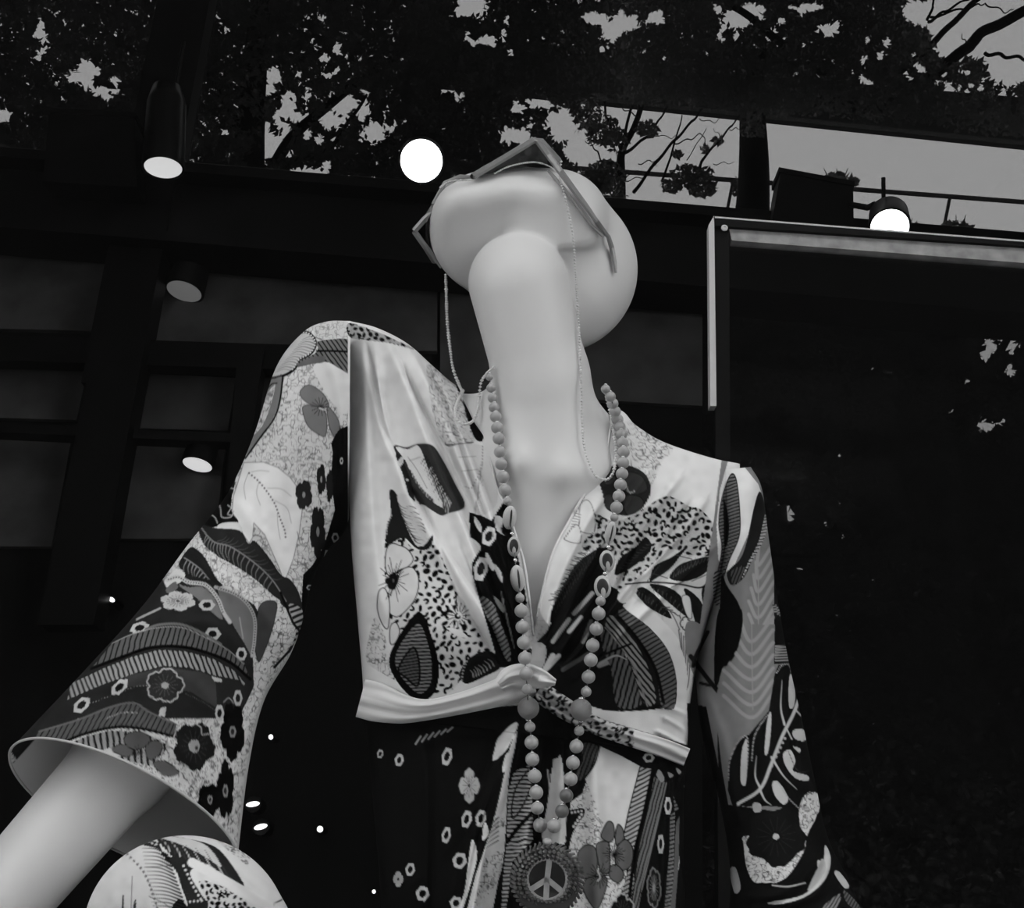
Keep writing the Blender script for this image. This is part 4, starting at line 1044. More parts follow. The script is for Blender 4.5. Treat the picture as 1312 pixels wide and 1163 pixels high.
for pts in ([(460, 530), (490, 515), (510, 560), (500, 600), (560, 620), (560, 640), (510, 630), (470, 580)], [(500, 435), (540, 430), (560, 460), (540, 478), (505, 465)], [(415, 650), (440, 645), (480, 710), (460, 738), (425, 700)], [(500, 500), (530, 510), (525, 525)]):
    fill('K', pts, .5)
dots('K', [(480, 520), (520, 600), (570, 600)], 2.6, .8, .05); dots('K', [(440, 650), (480, 710), (525, 755)], 3, .9, .35)
fill('K', [(525, 755), (560, 690), (605, 700), (605, 770), (560, 860), (540, 950), (470, 1040), (360, 1070), (310, 1000), (290, 880), (340, 880), (400, 980), (480, 980), (530, 900)], squig(.6, .12))
flower('K', 430, 870, 130, 130, 5, .2, .015, None, .5, cr=.1, rays=.04); fill('K', [(335, 735), (365, 735), (368, 765), (340, 768)], .4)
fill('K', [(605, 770), (640, 900), (560, 1060), (400, 1090), (250, 1040), (290, 880), (310, 1000), (360, 1070), (470, 1040), (560, 900)], .012)
fill('K', [(250, 1060), (560, 1060), (640, 900), (780, 1180), (780, 1600), (200, 1600)], .012, smooth=False)
fill('K', [(632, 905), (655, 960), (640, 1030), (590, 1090), (520, 1130), (430, 1148), (400, 1140), (540, 1110), (600, 1040), (600, 970), (625, 970)], .5)
fill('K', [(560, 1090), (600, 1000), (620, 960), (635, 1000), (600, 1060)], .4)
line('K', [(415, 1070), (480, 1075), (550, 1060)], 1.6, .5); fill('K', [(240, 1010), (265, 1000), (285, 1080), (260, 1100)], .4)
fill('K', [(670, 1020), (690, 1015), (730, 1070), (710, 1080)], .5); fill('K', [(620, 1163), (690, 1105), (690, 1140), (660, 1180)], hatch(30, 4, .5, .3, .02)); fill('K', [(710, 1090), (770, 1150), (770, 1180), (720, 1140)], hatch(30, 4, .5, .15, .02))
# ---- sash tones
SASH = np.array([(446, 860), (520, 880)])


CV *= 1.17 * CV / (CV + .025)      # deep blacks of the dye


def tone(px, py):
    x = np.clip((np.asarray(px) - COX) * CS, 0, CWD - 2); y = np.clip((np.asarray(py) - COY) * CS, 0, CHT - 2)
    ix = x.astype(int); iy = y.astype(int); fx = x - ix; fy = y - iy
    return (CV[iy, ix] * (1 - fx) + CV[iy, ix + 1] * fx) * (1 - fy) + (CV[iy + 1, ix] * (1 - fx) + CV[iy + 1, ix + 1] * fx) * fy
# ------------------------------------------------------------------ mannequin body: one continuous surface from a distance field
def surface_nets(Fv, lo, h):
    nx, ny, nz = Fv.shape
    s = Fv < 0
    cnt = np.zeros((nx - 1, ny - 1, nz - 1), np.uint8); acc = np.zeros((3, nx - 1, ny - 1, nz - 1), np.float32)
    for ax in range(3):
        o = [1, 2, 0][ax], [2, 0, 1][ax]
        a = [slice(None)] * 3; b = [slice(None)] * 3
        a[ax] = slice(0, -1); b[ax] = slice(1, None)
        fa, fb = Fv[tuple(a)], Fv[tuple(b)]
        cr = s[tuple(a)] != s[tuple(b)]
        I = np.argwhere(cr); f0 = fa[cr]; f1 = fb[cr]
        t = f0 / (f0 - f1)
        P = I.astype(np.float32); P[:, ax] += t
        for du in (0, 1):
            for dv in (0, 1):
                C = I.copy(); C[:, o[0]] -= du; C[:, o[1]] -= dv
                ok = np.all((C >= 0) & (C < np.array(cnt.shape)), axis=1)
                c = C[ok]; fl = np.ravel_multi_index(c.T, cnt.shape)
                np.add.at(cnt.ravel(), fl, 1)
                for k in range(3): np.add.at(acc[k].reshape(-1), fl, P[ok, k])
    act = cnt > 0
    idx = np.full(cnt.shape, -1, np.int64); idx[act] = np.arange(act.sum())
    V = np.stack([acc[k][act] / cnt[act] for k in range(3)], 1) * h + np.array(lo)
    Q = []
    for ax in range(3):
        u, v = [1, 2, 0][ax], [2, 0, 1][ax]
        a = [slice(None)] * 3; b = [slice(None)] * 3
        a[ax] = slice(0, -1); b[ax] = slice(1, None)
        cr = s[tuple(a)] != s[tuple(b)]
        I = np.argwhere(cr); sg = s[tuple(a)][cr]
        ok = (I[:, u] > 0) & (I[:, v] > 0) & (I[:, u] < cnt.shape[u]) & (I[:, v] < cnt.shape[v])
        I = I[ok]; sg = sg[ok]

        def cell(du, dv):
            C = I.copy(); C[:, u] -= du; C[:, v] -= dv
            return idx[C[:, 0], C[:, 1], C[:, 2]]
        q4 = np.stack([cell(1, 1), cell(0, 1), cell(0, 0), cell(1, 0)], 1)
        q4[~sg] = q4[~sg][:, ::-1]
        Q.append(q4)
    return V, np.vstack(Q)


def smin(a, b, k):
    h = np.maximum(k - np.abs(a - b), 0) / k
    return np.minimum(a, b) - h * h * k * .25


def smax(a, b, k):
    return -smin(-a, -b, k)


def ell(X, Y, Z, c, r):
    x, y, z = (X - c[0]) / r[0], (Y - c[1]) / r[1], (Z - c[2]) / r[2]
    k = np.sqrt(x * x + y * y + z * z)
    k2 = np.sqrt((x / r[0]) ** 2 + (y / r[1]) ** 2 + (z / r[2]) ** 2) + 1e-9
    return k * (k - 1) / k2


def cone(X, Y, Z, a, b, ra, rb):
    a = np.array(a, np.float32); d = np.array(b, np.float32) - a; L = float(d @ d)
    t = np.clip(((X - a[0]) * d[0] + (Y - a[1]) * d[1] + (Z - a[2]) * d[2]) / L, 0, 1)
    return np.sqrt((X - a[0] - t * d[0]) ** 2 + (Y - a[1] - t * d[1]) ** 2 + (Z - a[2] - t * d[2]) ** 2) - (ra + (rb - ra) * t)


def grid(lo, hi, h):
    ax = [np.arange(lo[k], hi[k] + h, h, dtype=np.float32) for k in range(3)]
    return np.meshgrid(*ax, indexing='ij')


def body_field(X, Y, E):
    # E: depth measured from the upright plane of the chest
    neck = cone(X, Y, E, (664, 362, 52), (694, 485, 62), 64, 60)
    neck = smin(neck, cone(X, Y, E, (694, 485, 62), (703, 600, 78), 60, 74), 14)
    y0 = 218 + (700 - X) * .16
    under = ((4 + (Y - y0) * .88) - E) / 1.27
    jaw = ell(X, Y, E, (654, 300, 124), (100, 88, 140))
    jaw = smin(jaw, ell(X, Y, E, (612, 288, 112), (57, 60, 104)), 18)
    jaw = smin(jaw, ell(X, Y, E, (594, 272, 84), (37, 40, 74)), 16)
    jaw = smax(jaw, under, 26)
    cheek = ell(X, Y, E, (711, 282, 130), (70, 66, 130))
    cheek = smax(cheek, ((30 + (Y - 238) * .30) - E) / 1.05, 18)
    cheek = smax(cheek, (Y - 320 - (X - 745) * .02), 12)
    skull = ell(X, Y, E, (709, 345, 182), (108, 108, 110))
    head = smin(jaw, cheek, 14)
    head = smin(head, skull, 15)
    f = smin(head, neck, 8)
    torso = ell(X, Y, E, (690, 780, 118), (190, 275, 110))
    sh = cone(X, Y, E, (490, 505, 118), (690, 590, 104), 26, 56)
    sh = smin(sh, cone(X, Y, E, (690, 590, 104), (890, 650, 118), 56, 26), 40)
    t = smin(torso, sh, 50)
    t = smin(t, ell(X, Y, E, (685, 1120, 120), (165, 230, 95)), 60)
    # collar bones and the hollow between them
    t = smin(t, cone(X, Y, E, (668, 592, 6), (632, 575, 44), 8, 5), 22)
    t = smin(t, cone(X, Y, E, (722, 604, 6), (770, 600, 44), 8, 5), 22)
    f = smin(f, t, 46)
    return f


def limb_field(X, Y, Dd):
    f = cone(X, Y, Dd, (440, 540, 190), (305, 790, 40), 34, 46)
    f = smin(f, cone(X, Y, Dd, (305, 790, 40), (160, 975, -60), 50, 62), 30)
    f = smin(f, cone(X, Y, Dd, (160, 975, -60), (-28, 1190, -180), 62, 56), 20)
    # the hand: palm, four fingers, thumb
    f = smin(f, ell(X, Y, Dd, (-70, 1240, -205), (44, 50, 30)), 30)
    for k, (dx, dy, l) in enumerate(((-62, 40, 62), (-52, 58, 72), (-36, 68, 74), (-18, 70, 58))):
        b = np.array((-88 + k * 14, 1262 + k * 6, -215 + k * 3.0)); n = np.array((dx, dy, -14.0)); n /= np.linalg.norm(n)
        m = b + n * l; e = m + (n * .8 + np.array((.1, .2, .5))) * l * .55
        f = smin(f, smin(cone(X, Y, Dd, b, m, 11, 10), cone(X, Y, Dd, m, e, 10, 7.5), 4), 6)
    f = smin(f, smin(cone(X, Y, Dd, (-40, 1225, -225), (-20, 1275, -255), 14, 11), cone(X, Y, Dd, (-20, 1275, -255), (-35, 1315, -265), 11, 8), 4), 10)
    # lowered arm
    g = cone(X, Y, Dd, (925, 690, 150), (965, 930, 20), 34, 38)
    g = smin(g, cone(X, Y, Dd, (965, 930, 20), (1010, 1230, -110), 42, 34), 25)
    return np.minimum(f, g)


mann = empty('mannequin', (0.03, 1.3, 0.62), 'bald featureless pale mannequin with head thrown back, seated behind the shop window', 'mannequin')
H_ = 4.0
lo = (-140, 196, -320); hi = (1060, 1330, 470)
X, Y, Z = grid(lo, hi, H_)
Ev = Z - tilt(Y)
fld = smin(body_field(X, Y, Ev), limb_field(X, Y, Z), 20)
fld = np.maximum(fld, Y - 1322)
Vb, Qb = surface_nets(fld.astype(np.float32), lo, H_)
del X, Y, Z, Ev, fld
zsplat(Vb[:, 0], Vb[:, 1], Vb[:, 2])
body = mesh_np('body', rel(mann, sculpt(Vb[:, 0], Vb[:, 1], Vb[:, 2])), Qb, M_['skin'], mann)
ax = np.array((-28 - 160, 1190 - 975, -180 + 60), float); ax /= np.linalg.norm(ax)
cseam = np.array((-18, 1178, -174.0)); n1 = np.cross(ax, (0, 0, 1.0)); n1 /= np.linalg.norm(n1); n2 = np.cross(ax, n1)
ring = np.array([cseam + 56.9 * (math.cos(t) * n1 + math.sin(t) * n2) for t in np.linspace(0, 2 * math.pi, 49)])
MB().tube(sculpt(ring[:, 0], ring[:, 1], ring[:, 2]), .0009, 6, False).build('wrist_seam', M_['blacks'], mann, True)

# ------------------------------------------------------------------ dress
dress = empty('wrap_dress', (0.03, 1.3, 0.62), 'printed wrap dress with knotted waist and wide sleeves, patterned with leaves, flowers and leopard spots', 'dress')


def grid_faces(n, m, closed):
    i, j = np.meshgrid(np.arange(n - 1), np.arange(m if closed else m - 1), indexing='ij')
    j2 = (j + 1) % m
    return np.stack([i * m + j, i * m + j2, (i + 1) * m + j2, (i + 1) * m + j], -1).reshape(-1, 4)


def ridge(px, py, path, h, w, w2=None):
    """height of a fold along a path; w2 gives the fold a steeper second flank"""
    P = spline(np.array(path, float), 40)
    best = np.full(px.shape, 1e9); sd = np.zeros(px.shape); tt = np.zeros(px.shape)
    for i in range(len(P) - 1):
        a, b = P[i], P[i + 1]; d = b - a; L = d @ d
        t = np.clip(((px - a[0]) * d[0] + (py - a[1]) * d[1]) / L, 0, 1)
        ex, ey = px - a[0] - t * d[0], py - a[1] - t * d[1]
        r = np.hypot(ex, ey); k = r < best
        best[k] = r[k]; sd[k] = (d[0] * ey - d[1] * ex)[k]; tt[k] = (i + t[k]) / (len(P) - 1)
    ww = np.where(sd > 0, w, w2 or w)
    return h * np.exp(-(best / ww) ** 2) * np.clip(tt * 8 + .2, 0, 1) * np.clip((1 - tt) * 8 + .2, 0, 1)


FOLDS = [  # (path, height, width on one side, width on the other)
    ([(462, 432), (468, 560), (478, 700), (490, 800)], 7, 16, 12),
    ([(478, 440), (492, 540), (525, 640), (590, 740), (650, 830)], 8, 14, 8),
    ([(505, 446), (530, 520), (562, 600), (604, 700), (660, 850)], 10, 14, 5),
    ([(530, 455), (565, 530), (592, 600), (622, 680), (670, 830)], 9, 12, 5),
    ([(570, 500), (598, 580), (628, 660), (655, 760), (676, 840)], 7, 9, 5),
    ([(770, 640), (742, 690), (715, 750), (696, 820)], 6, 9, 6),
    ([(835, 600), (800, 650), (752, 730), (706, 830)], 7, 9, 6),
    ([(872, 610), (830, 665), (775, 745), (715, 840)], 7, 9, 6),
    ([(905, 640), (868, 690), (800, 760), (730, 850)], 7, 9, 6),
    ([(925, 690), (880, 735), (810, 800), (740, 868)], 5, 10, 6),
    ([(842, 936), (866, 948), (886, 960)], 5, 4, 3), ([(850, 918), (870, 930), (888, 944)], 5, 4, 3), ([(840, 900), (868, 910), (888, 918)], 4, 5, 3),
    # creases between the pleats
    ([(469, 440), (482, 500), (491, 543), (508, 585)], -4, 4.5, 4), ([(503, 440), (523, 485), (552, 540), (574, 579), (601, 637), (628, 700)], -4.5, 4, 5),
    ([(520, 620), (545, 655), (574, 727), (605, 792), (640, 845)], -4, 4, 5), ([(590, 690), (606, 730), (622, 780), (650, 845)], -4, 4, 4), ([(545, 470), (572, 520), (596, 585), (612, 640)], -3.5, 4, 4),
    ([(824, 672), (791, 744), (762, 796), (720, 850)], -4, 4, 4), ([(886, 640), (848, 700), (800, 770)], -4, 4, 4), ([(858, 618), (824, 668), (790, 715)], -4, 4, 4), ([(905, 690), (862, 730), (806, 785)], -3.5, 4, 4),
    # skirt
    ([(664, 930), (652, 968), (636, 1036), (618, 1103), (600, 1200), (590, 1290)], 14, 11, 7),
    ([(655, 940), (632, 1000), (606, 1080), (590, 1163), (580, 1250)], 7, 8, 8),
    ([(690, 940), (684, 1020), (672, 1100), (668, 1250)], 6, 10, 6),
    ([(722, 930), (722, 1010), (716, 1100), (716, 1250)], 6, 9, 7),
    ([(760, 950), (765, 1040), (770, 1250)], 5, 14, 10),
    ([(835, 985), (815, 1080), (800, 1250)], 5, 10, 8),
    ([(860, 1000), (852, 1100), (846, 1250)], 6, 8, 6),
    ([(540, 930), (545, 1040), (540, 1250)], 5, 18, 12),
]
LC = [(0, 447, 411), (.15, 446, 545), (.3, 449, 680), (.42, 457, 780), (.52, 464, 862), (.6, 467, 915), (.72, 476, 1010), (.86, 487, 1140), (1, 494, 1290)]
RC = [(0, 948, 594), (.15, 946, 672), (.3, 922, 750), (.42, 900, 820), (.52, 886, 890), (.6, 880, 965), (.72, 876, 1040), (.86, 878, 1150), (1, 882, 1290)]
TC = [(447, 411), (483, 420), (522, 440), (556, 470), (585, 494), (612, 505), (690, 520), (785, 522), (815, 545), (850, 566), (910, 586), (948, 594)]


def interp(C, v):
    C = np.array(C); P = spline(C, 400)
    return np.stack([np.interp(v, P[:, 0], P[:, k]) for k in (1, 2)], -1)


def torso_sheet(v0, v1, nv, ns, nb):
    v = np.linspace(v0, v1, nv)[:, None]
    sf = .5 - .5 * np.cos(np.linspace(0, math.pi, ns)); sf = .65 * np.linspace(0, 1, ns) + .35 * sf
    sb = np.linspace(1, 0, nb + 2)[1:-1]
    s = np.concatenate([sf, sb])[None]; front = np.concatenate([np.ones(ns), -np.ones(nb)])[None]
    L = interp(LC, v[:, 0])[:, None]; R = interp(RC, v[:, 0])[:, None]
    P = L + s[..., None] * (R - L)
    T = spline(np.array(TC, float), 300); ts = (T[:, 0] - 447) / (948 - 447)
    Tt = np.stack([np.interp(s[0], ts, T[:, k]) for k in (0, 1)], -1)[None]
    L0, R0 = np.array((447, 411.0)), np.array((948, 594.0))
    P = P + (Tt - (L0 + s[..., None] * (R0 - L0))) * np.clip(1 - v / .3, 0, 1)[..., None] ** 1.5
    px, py = P[..., 0], P[..., 1]
    w = np.abs(2 * s - 1)
    prof = (1 - w ** 2.3) ** (1 / 2.3)
    h = np.where(v < .6, 124 * np.clip(v / .3, 0, 1) ** .42, 116 + 60 * (v - .6))
    h = h * np.where((v > .48) & (v < .7), 1 - .08 * np.sin((v - .48) / .22 * math.pi), 1)
    E = 112 - front * h * prof
    fm = (front > 0) * np.clip(prof * 1.6, 0, 1)
    bust = 52 * np.exp(-((px - 563) / 74) ** 2 - ((py - 800) / 78) ** 2) + 50 * np.exp(-((px - 822) / 70) ** 2 - ((py - 806) / 76) ** 2)
    E = E - fm * bust
    for path, hh, w1, w2 in FOLDS:
        E = E - fm * ridge(px, py, path, hh * 2.7, w1 * .95, w2 * .75)
    D = E + tilt(py)
    return px, py, D, np.broadcast_to(front, px.shape)


VCUT = np.array([(560, 440), (588, 503), (605, 539), (619, 561), (627, 582), (636, 624), (648, 648), (662, 690), (672, 725), (680, 785), (684, 815),
                 (692, 772), (708, 710), (733, 661), (757, 617), (777, 575), (783, 545), (788, 515), (792, 440)], float)
px, py, D, fr = torso_sheet(0, .615, 400, 330, 50)
zsplat(px[fr > 0], py[fr > 0], np.where(inside(VCUT, px, py), 1e9, D)[fr > 0])
Fq = grid_faces(*px.shape, True)
cx_ = px.ravel()[Fq].mean(1); cy_ = py.ravel()[Fq].mean(1); fr_ = fr.ravel()[Fq].min(1) > 0
Fq = Fq[~(inside(VCUT, cx_, cy_) & (fr_ | (cy_ < 560)))]
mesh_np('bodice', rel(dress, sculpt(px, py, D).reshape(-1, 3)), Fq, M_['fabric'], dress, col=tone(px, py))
BOD = (px, py, D)
px, py, D, fr = torso_sheet(.60, 1.0, 240, 330, 50)
D = D + 3 * np.clip(1 - (np.linspace(.6, 1, 240)[:, None] - .6) / .05, 0, 1)
zsplat(px[fr > 0], py[fr > 0], D[fr > 0])
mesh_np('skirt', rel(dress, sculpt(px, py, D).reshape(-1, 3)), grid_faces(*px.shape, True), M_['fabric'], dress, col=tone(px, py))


def sleeve(name, rings, nl, nt, lining_from, wr):
    """rings: outer px, inner px, depth centre, depth half width, near-rim shift"""
    R = np.array([[*o, *i, c, b, *s] for o, i, c, b, s in rings], float)
    # arc-length like parameter
    P = spline(R, nl)
    t = np.concatenate([np.linspace(0, math.pi, int(nt * .72), endpoint=False), np.linspace(math.pi, 2 * math.pi, nt - int(nt * .72), endpoint=False)])[None]
    cx, cy = (P[:, 0] + P[:, 2]) / 2, (P[:, 1] + P[:, 3]) / 2
    ax_, ay_ = (P[:, 2] - P[:, 0]) / 2, (P[:, 3] - P[:, 1]) / 2
    px = cx[:, None] - ax_[:, None] * np.cos(t) + P[:, 6, None] * np.sin(t)
    py = cy[:, None] - ay_[:, None] * np.cos(t) + P[:, 7, None] * np.sin(t)
    D = P[:, 4, None] - P[:, 5, None] * np.sin(t)
    u = np.linspace(0, 1, nl)[:, None]
    D = D - (np.sin(t) > 0) * wr(px, py, u, t)
    tn = tone(px, py)
    if lining_from is not None:
        far = (np.sin(t) < -.02) & (u > lining_from)
        tn = np.where(far, .6, tn)
    zsplat(px, py, D)
    mesh_np(name, rel(dress, sculpt(px, py, D).reshape(-1, 3)), grid_faces(*px.shape, True), M_['fabric'], dress, col=tn)
    return px, py, D


SL = [((449, 411), (447, 650), 165, 62, (0, 0)), ((418, 412), (446, 668), 160, 74, (0, 0)), ((388, 426), (438, 686), 150, 82, (0, 0)),
      ((354, 470), (420, 705), 130, 86, (0, 0)), ((326, 555), (400, 745), 100, 86, (0, -4)), ((292, 632), (389, 790), 62, 84, (-4, -12)),
      ((240, 702), (372, 835), 26, 84, (-8, -22)), ((180, 788), (337, 892), -8, 84, (-13, -36)), ((100, 884), (317, 972), -45, 86, (-19, -54)), ((14, 980), (302, 1088), -84, 88, (-25, -70))]


def wrL(px, py, u, t):
    r = 0
    for path, hh, w1, w2 in (([(440, 440), (440, 560), (420, 680), (388, 770)], 6, 12, 8), ([(410, 430), (432, 500), (440, 600)], 5, 9, 6),
                             ([(300, 640), (350, 700), (385, 765)], 5, 12, 8), ([(250, 720), (320, 770), (370, 830)], 5, 14, 8),
                             ([(190, 800), (270, 800), (330, 860)], 4, 14, 9), ([(130, 880), (220, 860), (300, 930)], 5, 16, 10),
                             ([(60, 950), (180, 930), (280, 1010)], 5, 16, 10), ([(372, 800), (340, 880), (312, 960), (300, 1040)], 6, 10, 8)):
        r = r + ridge(px, py, path, hh, w1, w2)
    return r


slx, sly, sld = sleeve('sleeve', SL, 520, 380, .62, wrL)
hem = np.stack([slx[-1], sly[-1], sld[-1]], 1); hem = np.vstack([hem, hem[:1]])[::2]
MB().tube(sculpt(hem[:, 0], hem[:, 1], hem[:, 2]), .0013, 6, False).build('cuff_hem', mat('pale_hem_thread', .5, .8), dress, True)

SR = [((926, 602), (962, 598), 150, 30, (0, 0)), ((926, 640), (976, 626), 140, 58, (0, 0)), ((925, 690), (985, 690), 122, 66, (0, 0)), ((912, 770), (996, 765), 92, 68, (0, 0)),
      ((893, 850), (1010, 845), 62, 70, (0, 0)), ((898, 930), (1028, 925), 30, 70, (0, 0)), ((918, 1010), (1044, 1000), 0, 70, (0, 0)), ((932, 1080), (1060, 1070), -26, 72, (0, -4)),
      ((936, 1140), (1088, 1130), -48, 78, (0, -8)), ((930, 1200), (1120, 1190), -70, 84, (0, -12))]


def wrR(px, py, u, t):
    r = 0
    for path, hh, w1, w2 in (([(935, 640), (925, 740), (900, 850)], 6, 9, 7), ([(960, 660), (955, 800), (940, 900)], 4, 12, 9), ([(900, 880), (930, 960), (945, 1060)], 5, 10, 8),
                             ([(990, 780), (1005, 900), (1030, 1000)], 4, 10, 7), ([(950, 1150), (1010, 1140), (1060, 1090)], 7, 10, 5), ([(1000, 1163), (1050, 1140), (1066, 1085)], 6, 8, 4)):
        r = r + ridge(px, py, path, hh, w1, w2)
    return r


sleeve('sleeve', SR, 430, 260, None, wrR)

# knee and thigh under the skirt cloth
nl, nt = 260, 360
u = np.linspace(0, 1, nl)[:, None]; t = np.linspace(0, 2 * math.pi, nt, endpoint=False)[None]
a = np.clip(u * 2.2, 0, 1) * math.pi / 2
back = np.clip((u - .4545) / .5455, 0, 1)
kx = 238 + back * 60 + (132 - back * 20) * np.sin(a) * np.cos(t) + 6 * np.cos(a)
ky = 1198 + back * 70 + (128 - back * 10) * np.sin(a) * np.sin(t) * np.where(np.sin(t) < 0, 1, .9)
kd = -185 - 118 * np.cos(a) + back * 330 + 0 * t
kd = kd - ridge(kx + 0 * t, ky, [(260, 1090), (300, 1120), (350, 1160)], 6, 9, 5) - ridge(kx + 0 * t, ky, [(150, 1090), (140, 1130), (130, 1180)], 4, 10, 10)
zsplat(kx + 0 * kd, ky + 0 * kd, kd)
mesh_np('skirt_over_knee', rel(dress, sculpt(kx + 0 * kd, ky + 0 * kd, kd).reshape(-1, 3)), grid_faces(nl, nt, True), M_['fabric'], dress, col=tone(kx, ky))


# sash: gathered cloth bands to the knot
def sash(name, C, base, nr, depth, seed, spots=False, lift=8):
    C = np.array(C, float); n = 160; P = spline(C, n)
    m = 46
    th = np.linspace(0, 2 * math.pi, m, endpoint=False)
    T = np.gradient(P[:, :2], axis=0); T /= np.linalg.norm(T, axis=1)[:, None]; N = np.stack([-T[:, 1], T[:, 0]], 1)
    px = P[:, 0, None] + N[:, 0, None] * P[:, 2, None] * np.cos(th); py = P[:, 1, None] + N[:, 1, None] * P[:, 2, None] * np.cos(th)
    zs = np.array([(surf(x, y, 3) if surf(x, y, 3) is not None else 0) for x, y in zip(P[:, 0], P[:, 1])])
    zs = np.convolve(np.pad(zs, 12, mode='edge'), np.ones(25) / 25, 'valid')
    D = zs[:, None] - lift - depth * np.sin(th)[None] * (1 + .0 * px)
    q1 = np.linspace(0, 1, n)[:, None]; cw = np.cos(th)[None]
    g = .65 * np.cos(cw * math.pi * nr * .55 + 2.5 * np.sin(2.2 * q1 + seed)) + .45 * np.sin(cw * math.pi * nr * (1.1 - .25 * q1) + 3 * q1 ** 2 + seed) * np.sin(2.5 * q1 + 1 + cw)
    D = D - 5.0 * g * np.clip(np.sin(th)[None], 0, 1)
    c = np.full(px.shape, base)
    if spots: c = np.where((px < 812), tone(px, py), base)
    mesh_np(name, rel(dress, sculpt(px, py, D).reshape(-1, 3)), grid_faces(n, m, True), M_['fabric'], dress, col=c)
    zsplat(px, py, D)


_cv = CV.copy(); leopard('P', [(690, 872), (720, 880), (770, 915), (812, 930), (812, 960), (770, 950), (720, 925), (690, 900)], .5, BK, 9, 3, 2.6, 9)
sash('sash', [(462, 894, 25), (485, 900, 25), (515, 908, 19), (548, 909, 13.5), (590, 901, 14), (630, 890, 17), (662, 880, 20), (684, 874, 18)], .68, 3.6, 13, 0)
sash('sash', [(690, 884, 13), (712, 900, 14), (740, 917, 13), (772, 933, 11), (812, 946, 11.5), (850, 958, 12), (880, 970, 12)], .68, 3.0, 9, 1, True)
sash('knot', [(640, 878, 9), (655, 868, 15), (675, 866, 16), (695, 870, 12), (712, 874, 4)], .68, 3.2, 9, 2, False, 9)
# neckline edges
for path in ([(588, 503), (605, 539), (619, 561), (627, 582), (636, 624), (648, 648), (662, 690), (672, 725), (680, 785), (684, 815)],
             [(688, 790), (692, 772), (708, 710), (733, 661), (757, 617), (777, 575), (783, 545), (788, 515)]):
    P = spline(np.array(path, float), 80)
    bx, by, bd = [z.ravel() for z in BOD]
    z = []
    for p in P:
        k = (np.abs(bx - p[0]) < 6) & (np.abs(by - p[1]) < 6)
        z.append(np.median(bd[k][bd[k] < np.min(bd[k]) + 40]) if k.any() else np.nan)
    z = np.array(z); ok = ~np.isnan(z); z = np.interp(np.arange(80), np.arange(80)[ok], z[ok]); z = np.convolve(np.pad(z, 4, mode='edge'), np.ones(9) / 9, 'valid')
    mb = MB().tube(sculpt(P[:, 0], P[:, 1], z), .0016, 6)
    o = mb.build('neckline_edge', M_['fabric'], dress, True)
    a = o.data.color_attributes.new('print', 'FLOAT_COLOR', 'POINT')
    c = np.repeat(tone(np.repeat(P[:, 0], 6), np.repeat(P[:, 1], 6))[:, None], 4, 1).astype(np.float32); c[:, 3] = 1
    a.data.foreach_set('color', c.ravel())
# ------------------------------------------------------------------ bead necklace
neck = empty('bead_necklace', tuple(sculpt(701, 1126, -150)), 'long necklace of round stone beads and cowrie shells hanging over the dress', 'necklace')


def lens_scale(D): return (D0 + D / K) / F     # metres per px there


def ball_mesh(name, n=14, m=20):
    V = []; Fc = []
    for i in range(n + 1):
        a = math.pi * i / n
        for j in range(m): V.append((math.sin(a) * math.cos(2 * math.pi * j / m), math.sin(a) * math.sin(2 * math.pi * j / m), math.cos(a)))
    for i in range(n):
        for j in range(m): Fc.append((i * m + j, i * m + (j + 1) % m, (i + 1) * m + (j + 1) % m, (i + 1) * m + j))
    me = bpy.data.meshes.new(name); me.from_pydata(V, [], Fc); me.update()
    me.polygons.foreach_set('use_smooth', np.ones(len(me.polygons), bool))
    return me


BALL = {}


def ball(name, px, py, D, r, mt, parent, ry=None, rd=None, rot=0):
    key = mt.name
    if key not in BALL:
        BALL[key] = ball_mesh(name); BALL[key].materials.append(mt)
    o = bpy.data.objects.new(name, BALL[key]); COL.objects.link(o); o.parent = parent
    k = lens_scale(D)
    c = sculpt(px, py, D)
    o.location = rel(parent, c)
    A = Matrix(((RT[0], UP[0], -FW[0]), (RT[1], UP[1], -FW[1]), (RT[2], UP[2], -FW[2]))) @ Matrix.Rotation(rot, 3, 'Z')
    o.rotation_euler = A.to_euler()
    o.scale = (r * k, (ry or r) * k, (rd or r) * k)
    return o


def hang(px, py, r, out=0.0):
    z = surf(px, py, 2)
    return (z if z is not None else 0) - r * .8 - out


